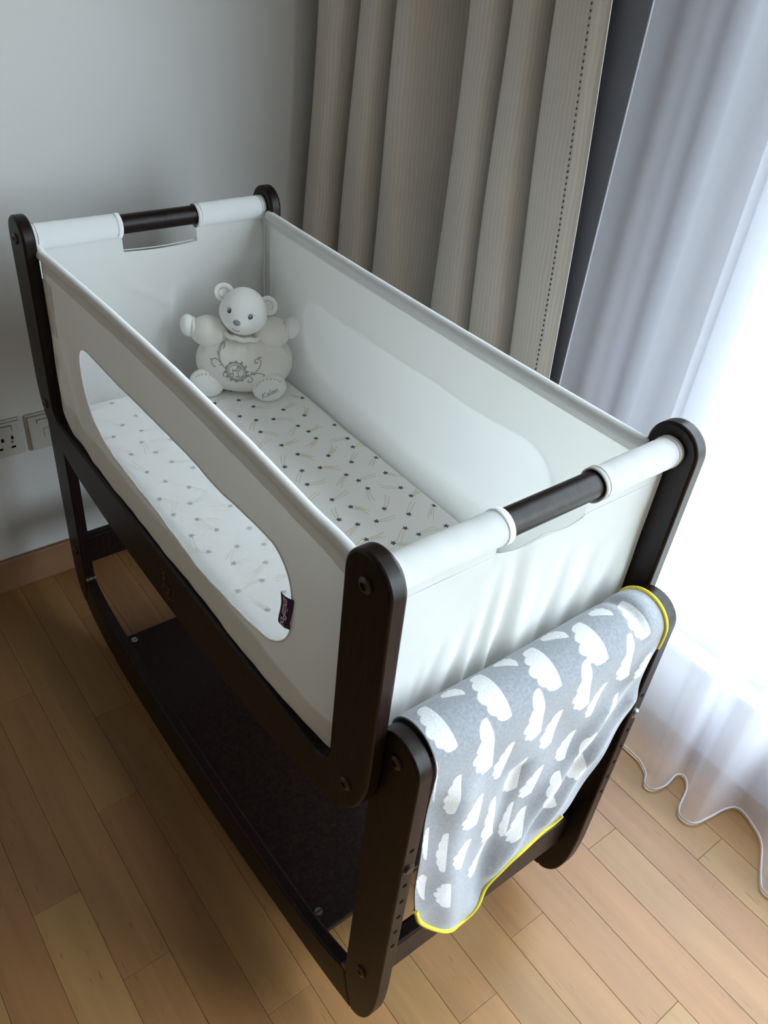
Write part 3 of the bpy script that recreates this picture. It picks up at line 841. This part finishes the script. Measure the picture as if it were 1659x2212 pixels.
def head_disc(name, a, b, ra, rb, mat, parent, off=.0006, n=24, dome=.0):
    bm = bmesh.new()
    c = bm.verts.new(head_pt(a, b, off+dome)); prev = None; rr = []
    mids = []
    for k in range(n):
        t = 2*math.pi*k/n
        mids.append(bm.verts.new(head_pt(a+ra*.6*math.cos(t), b+rb*.6*math.sin(t), off+dome*.7)))
        rr.append(bm.verts.new(head_pt(a+ra*math.cos(t), b+rb*math.sin(t), off*.4)))
    for k in range(n):
        bm.faces.new((c, mids[k], mids[(k+1) % n])); bm.faces.new((mids[k], rr[k], rr[(k+1) % n], mids[(k+1) % n]))
    return frombm(name, bm, mat, parent, 0)
head_disc('nose', -.001, -.0055, .0072, .0053, 'thread', head, dome=.0016)
for s in (-1, 1):
    a = s*.0203
    e = head_disc('eye', a, .0085, .0040, .0044, 'eye', head, dome=.0006)
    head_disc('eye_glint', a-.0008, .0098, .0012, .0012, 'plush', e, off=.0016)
    frombm('brow', tube_bm([head_pt(a+s*q[0], .0085+q[1], .0006) for q in ((-.0052, .0018), (-.003, .0050), (.001, .0062), (.0046, .0044), (.0066, .0036))], .00045, 5), 'thread', head, 60)
frombm('mouth', tube_bm([head_pt(-.001+.0070*t, -.0215-.0034*(1-t*t), .0005) for t in np.linspace(-1, 1, 13)], .00065, 6), 'thread', head, 60)
# muzzle seam
frombm('muzzle_seam', tube_bm([head_pt(.031*math.sin(t), -.010+.021*math.cos(t)-.004, .0) for t in np.linspace(-1.55, 1.55, 26)], .00035, 5), 'velour', head, 60)
# ears: cupped discs
for s in (-1, 1):
    R = HROT.to_3x3()
    c = HC+R @ Vector((s*.0425, .004, .0235))
    rot = HROT @ E_(0, s*38, s*-14)
    def earfn(p):
        q = p.copy()
        if p.y < 0: q.y = p.y*.2+.75*math.exp(-(p.x**2+p.z**2)/.30)*1.0
        return q
    er = ellipsoid('ear', c, (.0185, .0085, .0195), 'plush', bear, 40, 28, rot=rot, fn=earfn)
    Rr = rot.to_3x3()
    frombm('ear_lining', tube_bm([c+Rr @ Vector((.0098*math.cos(t), -.0012, .0105*math.sin(t))) for t in np.linspace(.2, 5.2, 30)], .00045, 5), 'thread', er, 60)
# collar
cb = bmesh.new()
cpts = []
for k in range(48):
    t = 2*math.pi*k/48
    cpts.append((-.007+.0375*math.cos(t), .022+.034*math.sin(t), .1195+.0014*math.sin(9*t)+.004*math.cos(t)*-1))
tube_bm(cpts, .0048, 10, cb, closed=True)
frombm('collar', cb, 'velour', bear, 0)
# arms: puffed sleeves and white mitten hands
for s in (-1, 1):
    def armfn(p):
        q = p.copy(); t = p.x*s                       # outward
        k = 1-.16*max(0, t)**2-.12*max(0, -t)
        az = math.atan2(p.z, p.y)
        k += .06*math.sin(az*9)*math.exp(-((t-.80)/.22)**2)+.05*math.sin(az*7)*math.exp(-((t+.75)/.35)**2)
        q.y *= k; q.z *= k
        return q
    c = (-.011+s*.0600, .022, .1195)
    arm = ellipsoid('arm', c, (.0375, .0285, .0315), 'velour', bear, 40, 28, rot=E_(0, s*-6, s*8), fn=armfn)
    ellipsoid('hand', (-.011+s*.0985, .024, .130), (.0150, .0165, .0220), 'plush', bear, 32, 22, rot=E_(0, s*6, 0))
    frombm('cuff', tube_bm([(-.011+s*.0885, .024+.0150*math.cos(t), .1275+.0165*math.sin(t)) for t in np.linspace(0, 2*math.pi, 25)[:-1]], .0034, 8, closed=True), 'velour', bear, 0)
# feet: domed soles pointing to the viewer
FEET = {}
for s, c, rz, ry in ((-1, (-.077, -.016, .0285), 10, 18), (1, (.043, -.030, .0275), -4, -14)):
    def footfn(p):
        q = p.copy()
        if p.y < 0: q.y *= .55
        return q
    rot = E_(-24, 0, rz) @ Matrix.Rotation(math.radians(ry), 4, 'Y')
    fo = ellipsoid('foot', c, (.0335, .032, .0272), 'plush', bear, 40, 28, rot=rot, fn=footfn)
    FEET[s] = (fo, Vector(c), rot)
    fb = deps_bvh(fo); R = rot.to_3x3()
    def sole(a, b, off=.0004):
        o = Vector(c)+R @ Vector((a, -.2, b)); d = R @ Vector((0, 1, 0)); h = fb.ray_cast(o, d)
        return h[0]+h[1]*off if h[0] is not None else None
    bm = bmesh.new()
    for k, t in enumerate(np.linspace(-1.25, 1.25, 9)):
        a, b = .0245*math.sin(t), .0035+.0135*math.cos(t)
        pts = [sole(a+.0014*math.cos(q), b+.0012*math.sin(q)) for q in np.linspace(0, 2*math.pi, 11)[:-1]]
        if all(pts): tube_bm(pts, .00038, 5, bm, closed=True)
    frombm('sole_stitching', bm, 'thread2', fo, 60)
    frombm('sole_seam', tube_bm([p for p in (sole(.0305*math.cos(t), .0245*math.sin(t), .0) for t in np.linspace(0, 2*math.pi, 41)[:-1]) if p], .0006, 5, closed=True), 'velour', fo, 60)
    if s > 0:
        bm = bmesh.new()
        WORD = [[(-16, 5), (-17.5, -6)], [(-9.5, 5.5), (-16.5, -.5), (-14, -2.5), (-9, -6.5)], [(-4.2, .6), (-6.6, 1), (-8, -2), (-6.5, -5), (-4.2, -2.6), (-4, .6), (-4.4, -4.2), (-2.8, -4.6)],
                [(-.6, 7), (-1.4, 0), (-.8, -4.4), (.6, -4.6)], [(4.2, .6), (2, .2), (1.4, -2.6), (3, -4.8), (5.4, -3), (5.6, -.6), (4.2, .6), (6.2, .4)], [(10.2, .8), (8, .4), (7.4, -2.4), (9, -4.6), (11.4, -2.8), (11.6, -.4), (10.2, .8), (13.5, 1.2)]]
        for stx in WORD:
            pts = [sole(.0010*a*1.05+.002, .00088*b-.0085+.00022*a, .0005) for a, b in [tuple(q) for q in catmull(stx, 6)]]
            pts = [p for p in pts if p]
            if len(pts) > 2: tube_bm(pts, .0006, 5, bm)
        frombm('sole_lettering', bm, 'thread', fo, 60)
# embroidery on the belly (drawn on the front, laid on the cloth)
def belly(px, py, off=.0004):
    lx = -.020+(px-780)*1.62e-4; lz = .0635-(py-1105)*1.72e-4+(px-780)*1e-5
    h = bb.ray_cast(Vector((lx, -.3, lz)), Vector((0, 1, 0)))
    return h[0]+h[1]*off if h[0] is not None else None
em = bmesh.new()
def stroke(pts, r=.0008, n=6, closed=False):
    P = [belly(*q) for q in [tuple(q) for q in catmull(pts, n, closed)]]
    P = [p for p in P if p is not None]
    if len(P) > 2: tube_bm(P, r, 5, em, closed=closed)
def oval(cx_, cy_, rx, ry, rot, n=28):
    return [(cx_+rx*math.cos(t)*math.cos(rot)-ry*math.sin(t)*math.sin(rot), cy_+rx*math.cos(t)*math.sin(rot)+ry*math.sin(t)*math.cos(rot)) for t in np.linspace(0, 2*math.pi, n+1)[:-1]]
stroke(oval(780, 1105, 116, 98, .55), .0012, 3, True)
stroke(oval(780, 1107, 92, 78, .55), .0006, 3, True)
for k in range(12):
    t = 2*math.pi*k/12
    cx_, cy_ = 780+128*math.cos(t), 1105+112*math.sin(t)
    stroke(oval(cx_, cy_, 11, 10, 0, 8), .0007, 2, True)
for st in ([(735, 1065), (745, 1110), (725, 1130), (705, 1115)], [(740, 1090), (770, 1080), (800, 1055), (830, 1060), (815, 1085), (790, 1080)], [(770, 1085), (800, 1110), (805, 1145), (840, 1160), (860, 1140)], [(735, 1120), (750, 1145), (735, 1155)], [(770, 1165), (790, 1150), (810, 1175)], [(800, 1060), (795, 1040), (815, 1045)],
           [(672, 1078), (640, 1055), (605, 1015), (570, 988), (525, 988), (495, 1010), (498, 1045), (525, 1068), (540, 1055)], [(605, 1015), (585, 960), (590, 910), (612, 870), (640, 848), (648, 870), (630, 885)], [(612, 870), (600, 845), (580, 845), (585, 862)], [(625, 1030), (600, 1035), (590, 1045)], [(585, 950), (565, 925)], [(590, 930), (575, 945)], [(660, 1105), (628, 1125), (625, 1150), (640, 1165)],
           [(893, 1142), (950, 1138), (1010, 1110), (1055, 1060), (1068, 1015), (1050, 985), (1015, 978), (995, 1000), (1010, 1020), (1032, 1010)], [(1050, 985), (1040, 962), (1055, 975), (1075, 970)], [(955, 1138), (1010, 1130), (1060, 1138), (1105, 1160), (1100, 1180)], [(960, 1135), (955, 1112), (972, 1108)], [(893, 1150), (940, 1160), (968, 1192), (958, 1228), (928, 1236), (912, 1220), (925, 1205)], [(495, 1010), (480, 1000)], [(1000, 1130), (990, 1150)]):
    stroke(st)
frombm('belly_embroidery', em, 'thread', body, 60)
frombm('tail_tag', box_bm(.086, .090, .03, .034, .040, .047), 'plush', bear)

# ================================================================== BLANKET
#<BLANKET
BB = np.array([(-.188, .430), (-.176, .390), (-.152, .350), (-.118, .311), (-.084, .283), (-.056, .298), (-.026, .336), (.016, .361), (.063, .368), (.100, .378), (.134, .424), (.163, .497), (.186, .580)])
def _bb(u):
    n_ = len(BB); k = np.clip(np.asarray(u, float), 0, 1)
    s = np.r_[0, np.cumsum(np.linalg.norm(np.diff(BB, axis=0), axis=1))]; s = s/s[-1]
    f = np.interp(k, s, np.arange(n_)); i = np.clip(f.astype(int), 0, n_-2); t = (f-i)[..., None]
    p0, p1, p2, p3 = BB[np.maximum(i-1, 0)], BB[i], BB[i+1], BB[np.minimum(i+2, n_-1)]
    q = .5*(2*p1+(p2-p0)*t+(2*p0-5*p1+4*p2-p3)*t*t+(-p0+3*p1-3*p2+p3)*t**3)
    return q[..., 0], q[..., 1]
BR, BY, BZ = .0395, -.5495, .7270
VB, VA = .16, .34            # v: back drop, then over the bar, then front hang
def seg_ridge(x, z, a, b, w, amp):
    ax, az = a; bx, bz = b
    dx, dz = bx-ax, bz-az; l2 = dx*dx+dz*dz
    t = np.clip(((x-ax)*dx+(z-az)*dz)/l2, 0, 1)
    d2 = (x-ax-t*dx)**2+(z-az-t*dz)**2
    return amp*np.exp(-d2/w**2)
def blanket(u, v):
    u = np.asarray(u, float); v = np.asarray(v, float)
    xs = -.2003+.3943*u
    xb, zb = _bb(u)
    # smooth the boundary a little in u
    tb = np.clip(v/VB, 0, 1); ta = np.clip((v-VB)/(VA-VB), 0, 1); tf = np.clip((v-VA)/(1-VA), 0, 1)
    ang = math.pi*(1-ta)                 # pi = back (+y), 0 = front (-y)
    R = BR+.0035*np.sin(u*9+1)*np.sin(math.pi*ta)*.4+.004*np.exp(-((u-.93)/.05)**2)*np.sin(math.pi*ta)
    y = BY-R*np.cos(ang); z = BZ+R*np.sin(ang)
    y = np.where(v < VB, BY+BR+.004*np.sin(u*20), y); z = np.where(v < VB, BZ-.13*(1-tb), z)
    xf = xs+(xb-xs)*tf**1.35; zf = BZ+(zb-BZ)*tf
    yf = BY-BR+.010*np.sin(math.pi*np.clip(tf*1.0, 0, 1))*.4
    fr = v > VA
    x = np.where(fr, xf, xs); z = np.where(fr, zf, z); y = np.where(fr, yf, y)
    g = np.clip(tf*5, 0, 1)
    d = seg_ridge(x, z, (-.120, .30), (-.150, .66), .030, .010)
    d += seg_ridge(x, z, (-.030, .37), (.120, .62), .024, .010)
    d += seg_ridge(x, z, (.070, .40), (.178, .60), .016, .006)
    d += seg_ridge(x, z, (.120, .52), (.185, .73), .020, .006)
    d += seg_ridge(x, z, (-.055, .33), (-.04, .60), .018, -.008)
    d += seg_ridge(x, z, (.030, .40), (.165, .64), .018, -.006)
    d += seg_ridge(x, z, (-.075, .30), (-.16, .42), .035, .008)
    d += .0015*np.sin(x*60+z*35)
    y = y-d*g
    # small pinch folds near the right end of the bar
    z = z-.006*np.exp(-((u-.88)/.025)**2)*np.sin(math.pi*ta)
    return np.stack([x, y, z], -1)
#BLANKET>
CLOUDS = [(0.0255, 0.1145, 0.0294, 0.1594, 0.0251), (0.111, 0.11, 0.1097, 0.1621, 0.0299), (0.1919, 0.1145, 0.1913, 0.1627, 0.0329), (0.2702, 0.1191, 0.2735, 0.164, 0.035), (0.3492, 0.1224, 0.3551, 0.164, 0.0272), (0.0516, 0.1158, 0.0744, 0.1243, -0.0127), (0.1371, 0.11, 0.1567, 0.125, -0.0161), (0.2141, 0.1139, 0.2409, 0.1263, -0.0171), (0.295, 0.1184, 0.3179, 0.1302, -0.0145), (0.0, 0.1477, 0.0065, 0.2382, 0.0025), (0.0764, 0.1529, 0.096, 0.2258, 0.0292), (0.1593, 0.1549, 0.1743, 0.2258, 0.0285), (0.2415, 0.1549, 0.2585, 0.2343, 0.0288), (0.3231, 0.1555, 0.3355, 0.2532, 0.0243), (0.0405, 0.2057, 0.0398, 0.2707, 0.02), (0.1247, 0.2037, 0.1214, 0.2564, 0.0196), (0.2063, 0.2083, 0.2063, 0.2753, 0.0255), (0.2918, 0.2219, 0.2722, 0.274, 0.0216), (0.0914, 0.2662, 0.0973, 0.3222, 0.034), (0.1638, 0.2616, 0.1697, 0.3313, 0.0216), (0.25, 0.2864, 0.2389, 0.3378, 0.0193), (0.2709, 0.3235, 0.2853, 0.4465, 0.0239), (0.203, 0.3169, 0.1958, 0.3716, 0.0231), (0.2317, 0.3566, 0.2409, 0.4575, 0.0228), (0.0091, 0.3033, 0.0144, 0.3749, 0.0116), (0.124, 0.2935, 0.1495, 0.4003, 0.0196), (0.1717, 0.3619, 0.1684, 0.4211, 0.0123), (0.1932, 0.3976, 0.1873, 0.4484, 0.0215), (0.0431, 0.3163, 0.0522, 0.3924, 0.0167), (0.0979, 0.3508, 0.0862, 0.3944, 0.0296), (0.0235, 0.4139, 0.0261, 0.4647, 0.0257), (0.0653, 0.4165, 0.0712, 0.4614, 0.0258)]
#CLOUDS_HERE
CLOUDS += [(.283, .325, .276, .385, .026), (.325, .290, .315, .345, .020), (.372, .225, .362, .290, .020), (.140, .400, .128, .437, .024)]
NU, NV = 330, 430
uu = np.linspace(0, 1, NU); vv = np.linspace(0, 1, NV)
UU, VV = np.meshgrid(uu, vv, indexing='ij')
Pb = blanket(UU, VV)
def cloud_field(s, t):
    f = np.full(s.shape, -1.0)
    for (ax, at_, bx, bt, w) in CLOUDS:
        A = np.array([ax, at_]); D = np.array([bx-ax, bt-at_]); Ln = np.hypot(*D); e1 = D/Ln; e2 = np.array([-e1[1], e1[0]])*np.sign(w); ww = abs(w)
        p = ((s-ax)*e1[0]+(t-at_)*e1[1])/Ln; q = ((s-ax)*e2[0]+(t-at_)*e2[1])/ww
        g = np.full(s.shape, -1.0)
        for (c, ra, hb, q0) in ((.12, .15, .42, .12), (.30, .17, .62, .18), (.53, .19, .80, .2), (.74, .17, .72, .16), (.89, .13, .46, .14), (.5, .5, .30, .10)):
            g = np.maximum(g, 1-((p-c)/ra)**2-((q-q0)/hb)**2)
        g = np.minimum(g, (q+.10)*6)
        f = np.maximum(f, g)
    return f
SS, TT = UU*.391, VV*.52
pr = np.clip(.5+cloud_field(SS, TT)*1.6, 0, 1)
bk = empty('baby_blanket', (0, -.5475, .70))
tag(bk, 'grey cloud-print baby blanket with yellow edging hanging over the near end of the stand', 'blanket')
bpy.context.view_layer.update()
me = grid_mesh('blanket_cloth', Pb)
at_ = me.attributes.new('print', 'FLOAT', 'POINT'); at_.data.foreach_set('value', pr.astype(np.float32).ravel())
bo = link('blanket_cloth', me, 'blanket', None, 0); adopt(bo, bk)
md = bo.modifiers.new('solid', 'SOLIDIFY'); md.thickness = .0022; md.offset = 1
def edge_tube(us, vs, r, bm):
    tube_bm([Vector(q) for q in blanket(np.array(us), np.array(vs))], r, 8, bm)
bm = bmesh.new()
edge_tube(np.linspace(0, .66, 90), np.ones(90), .0036, bm)
adopt(frombm('yellow_edging', bm, 'yellow', None, 60), bk)
bm = bmesh.new()
edge_tube(np.ones(60), np.linspace(.02, .46, 60), .0036, bm)
adopt(frombm('yellow_edging', bm, 'yellow', None, 60), bk)

# ================================================================== CURTAINS
def interp_path(pts, n):
    """smooth dense path through (y,x) control points"""
    q = np.array(catmull(pts, 14)); s = np.r_[0, np.cumsum(np.linalg.norm(np.diff(q, axis=0), axis=1))]
    t = np.linspace(0, s[-1], n)
    return np.interp(t, s, q[:, 0]), np.interp(t, s, q[:, 1]), t
# heavy beige curtain, (y, x) from its free edge to the corner
def fold_path(R, slant=2, D=.715):
    """R: (x, near y, far y) of every front ridge; deep straight valleys between them"""
    p = []
    for k, (x, a, b) in enumerate(R):
        w = b-a
        if k == 0: p += [(a, x+.010)]
        p += [(a+.05*w, x+.010), (a+.28*w, x), (b-.28*w, x-.001), (b-.04*w, x+.011)]
        if k+1 < len(R):
            x2, a2, _ = R[k+1]; d = min(D, max(x, x2)+.18); g = a2-b
            p += [(b+.08*g, x+.045), (b+.18*g, d-.02)]
            if k == slant: p += [(b+.36*g, d), (b+.55*g, d-.02), (b+.75*g, x2+.10), (b+.92*g, x2+.035)]
            else: p += [(b+.5*g, d), (a2-.18*g, d-.02), (a2-.06*g, x2+.045)]
    x, a, b = R[-1]
    return p+[(min(b+.008, .744), x+.05), (min(b+.012, .747), x+.13)]
beige_top = fold_path([(.550, .030, .150), (.545, .176, .238), (.540, .266, .336), (.520, .456, .506), (.500, .533, .598), (.466, .624, .692)])
beige_bot = fold_path([(.550, -.030, .092), (.545, .122, .208), (.540, .234, .326), (.520, .444, .528), (.500, .556, .634), (.462, .660, .726)])
bc = empty('drape_curtain', (.57, .38, 0))
tag(bc, 'heavy beige striped curtain hanging in deep folds in the room corner', 'curtain')
bpy.context.view_layer.update()
n = 460; nz = 40
n = 620
ya, xa, ta = interp_path(beige_top, n); yb_, xb_, tb_ = interp_path(beige_bot, n)
zz = np.linspace(2.46, .015, nz)
P = np.zeros((n, nz, 3)); UV = np.zeros((n, nz, 2))
for j, z in enumerate(zz):
    k = np.clip((1.45-z)/.75, -.6, 1.2)
    sway = .004*np.sin(z*7+ya*18)
    P[:, j, 0] = xa+(xb_-xa)*k+sway; P[:, j, 1] = np.minimum(ya+(yb_-ya)*k, .7530); P[:, j, 2] = z
    UV[:, j, 0] = ta; UV[:, j, 1] = z
cl = adopt(link('curtain_cloth', grid_mesh('curtain_cloth', P, uv=UV), 'curtain', None, 0), bc)
cl.modifiers.new('solid', 'SOLIDIFY').thickness = .0016
# dotted seam close to the free edge
bm = bmesh.new()
i0 = int(np.argmin(abs(ta-.030)))
for z in np.arange(.62, 2.2, .0098):
    j = np.interp(-z, -zz, np.arange(nz)); j0 = int(j); fr = j-j0
    p = P[i0, j0]*(1-fr)+P[i0, min(j0+1, nz-1)]*fr
    box_bm(p[0]-.0024, p[0]-.0005, p[1]-.0009, p[1]+.0009, p[2]-.0018, p[2]+.0018, bm)
st = adopt(frombm('seam_stitches', bm, 'stitch', None), bc); st['kind'] = 'stuff'

# sheer voile, cut short past the view so bare window adds light
sh_bot = [(.005, .640), (-.03, .600), (-.07, .585), (-.10, .620), (-.13, .655), (-.17, .640), (-.20, .600), (-.24, .590), (-.28, .640), (-.32, .660), (-.36, .630), (-.40, .606), (-.43, .602), (-.475, .600), (-.505, .585), (-.520, .562), (-.540, .566), (-.549, .598), (-.545, .640), (-.558, .652), (-.580, .630), (-.600, .575), (-.618, .562), (-.640, .573), (-.649, .612), (-.657, .660), (-.672, .684), (-.700, .680), (-.745, .655), (-.785, .590), (-.805, .566), (-.83, .575), (-.84, .62), (-.86, .67), (-.91, .665), (-.95, .59), (-.97, .565), (-1.0, .60), (-1.04, .665), (-1.09, .66), (-1.13, .58), (-1.16, .57), (-1.20, .65), (-1.26, .67)]
sh_top = [(y, .63+(x-.63)*.55) for y, x in sh_bot]
sc_ = empty('sheer_curtain', (.62, -.63, 0))
tag(sc_, 'white translucent voile curtain hanging over the bright window to the floor', 'curtain')
bpy.context.view_layer.update()
n, nz = 620, 46
y1, x1, t1 = interp_path(sh_bot, n); y2, x2, t2 = interp_path(sh_top, n)
y2 = np.interp(np.linspace(0, 1, n), np.linspace(0, 1, n), y2)
zz = np.linspace(2.46, .006, nz)
P = np.zeros((n, nz, 3))
for j, z in enumerate(zz):
    k = np.clip(z/1.5, 0, 1)**.8
    P[:, j, 0] = x1*(1-k)+x2*k; P[:, j, 1] = y1*(1-k)+y2*k; P[:, j, 2] = z
adopt(link('voile_cloth', grid_mesh('voile_cloth', P), 'sheer', None, 0), sc_)
hp = [tuple(P[i, -1]+np.array([0, 0, .002])) for i in range(0, n, 2)]
adopt(frombm('weighted_hem', tube_bm(hp, .0020, 6), 'hem', None, 60), sc_)
adopt(frombm('side_hem', tube_bm([tuple(P[0, j]) for j in range(nz)], .0015, 6), 'hem', None, 60), sc_)
# curtain track under the ceiling
tr = box('curtain_track', (.50, .68, WIN_Y0-.1, .74, 2.47, 2.50), 'frame')
tag(tr, 'pale double curtain track fixed above the window', 'curtain track')
tr2 = box('track_bracket', (.57, .61, -.8, -.76, 2.50, ZC), 'frame', tr)

# ================================================================== SOCKETS
def plate(name, x0, x1, z0, z1, label, cat):
    r = empty(name, ((x0+x1)/2, WALL_Y, z0)); bpy.context.view_layer.update()
    tag(r, label, cat)
    def a(o): return adopt(o, r)
    a(box('back_box', (x0-.004, x1+.004, WALL_Y-.006, WALL_Y-.0001, z0-.004, z1+.004), 'plastic', None, .003))
    f = a(box('face_plate', (x0, x1, WALL_Y-.013, WALL_Y-.0062, z0, z1), 'plastic', None, .004, 3))
    def line(xa, xb, za, zb): 
        o = frombm('switch_gap', box_bm(xa, xb, WALL_Y-.0134, WALL_Y-.012, za, zb), 'plasticline'); return adopt(o, f)
    cx_ = (x0+x1)/2
    return f, line, cx_
f, line, cx_ = plate('wall_socket', -.327, -.241, .378, .462, 'cream wall power socket with square pin holes, further from the crib', 'socket')
box_ = lambda nm, b, m: adopt(box(nm, b, m), f)
box_('rocker_switch', (-.290, -.262, WALL_Y-.0150, WALL_Y-.0128, .441, .455), 'plastic')
line(-.2915, -.2608, .4555, .4568); line(-.2615, -.2602, .4410, .4568)
for xa, xb, za, zb in ((-.2655, -.2605, .4205, .4295), (-.2685, -.2590, .3985, .4035), (-.2960, -.2865, .3985, .4035), (-.2870, -.2810, .4180, .4270)):
    adopt(frombm('pin_hole', box_bm(xa, xb, WALL_Y-.0134, WALL_Y-.012, za, zb), 'hole'), f)
adopt(frombm('plate_screw', tube_bm([(-.2645, WALL_Y-.0135, .4145), (-.2645, WALL_Y-.012, .4145)], .0028, 14), 'plasticline', None, 40), f)
f, line, cx_ = plate('wall_switch', -.225, -.139, .376, .461, 'cream wall switch plate half hidden behind the far left crib post', 'switch')
bpy.context.view_layer.update()
adopt(box('rocker_switch', (-.205, -.165, WALL_Y-.0148, WALL_Y-.0128, .443, .452), 'plastic'), f)
line(-.2065, -.160, .4525, .4535); line(-.2065, -.2055, .443, .4535)
line(-.1945, -.1937, .405, .428); line(-.1945, -.175, .428, .4288)
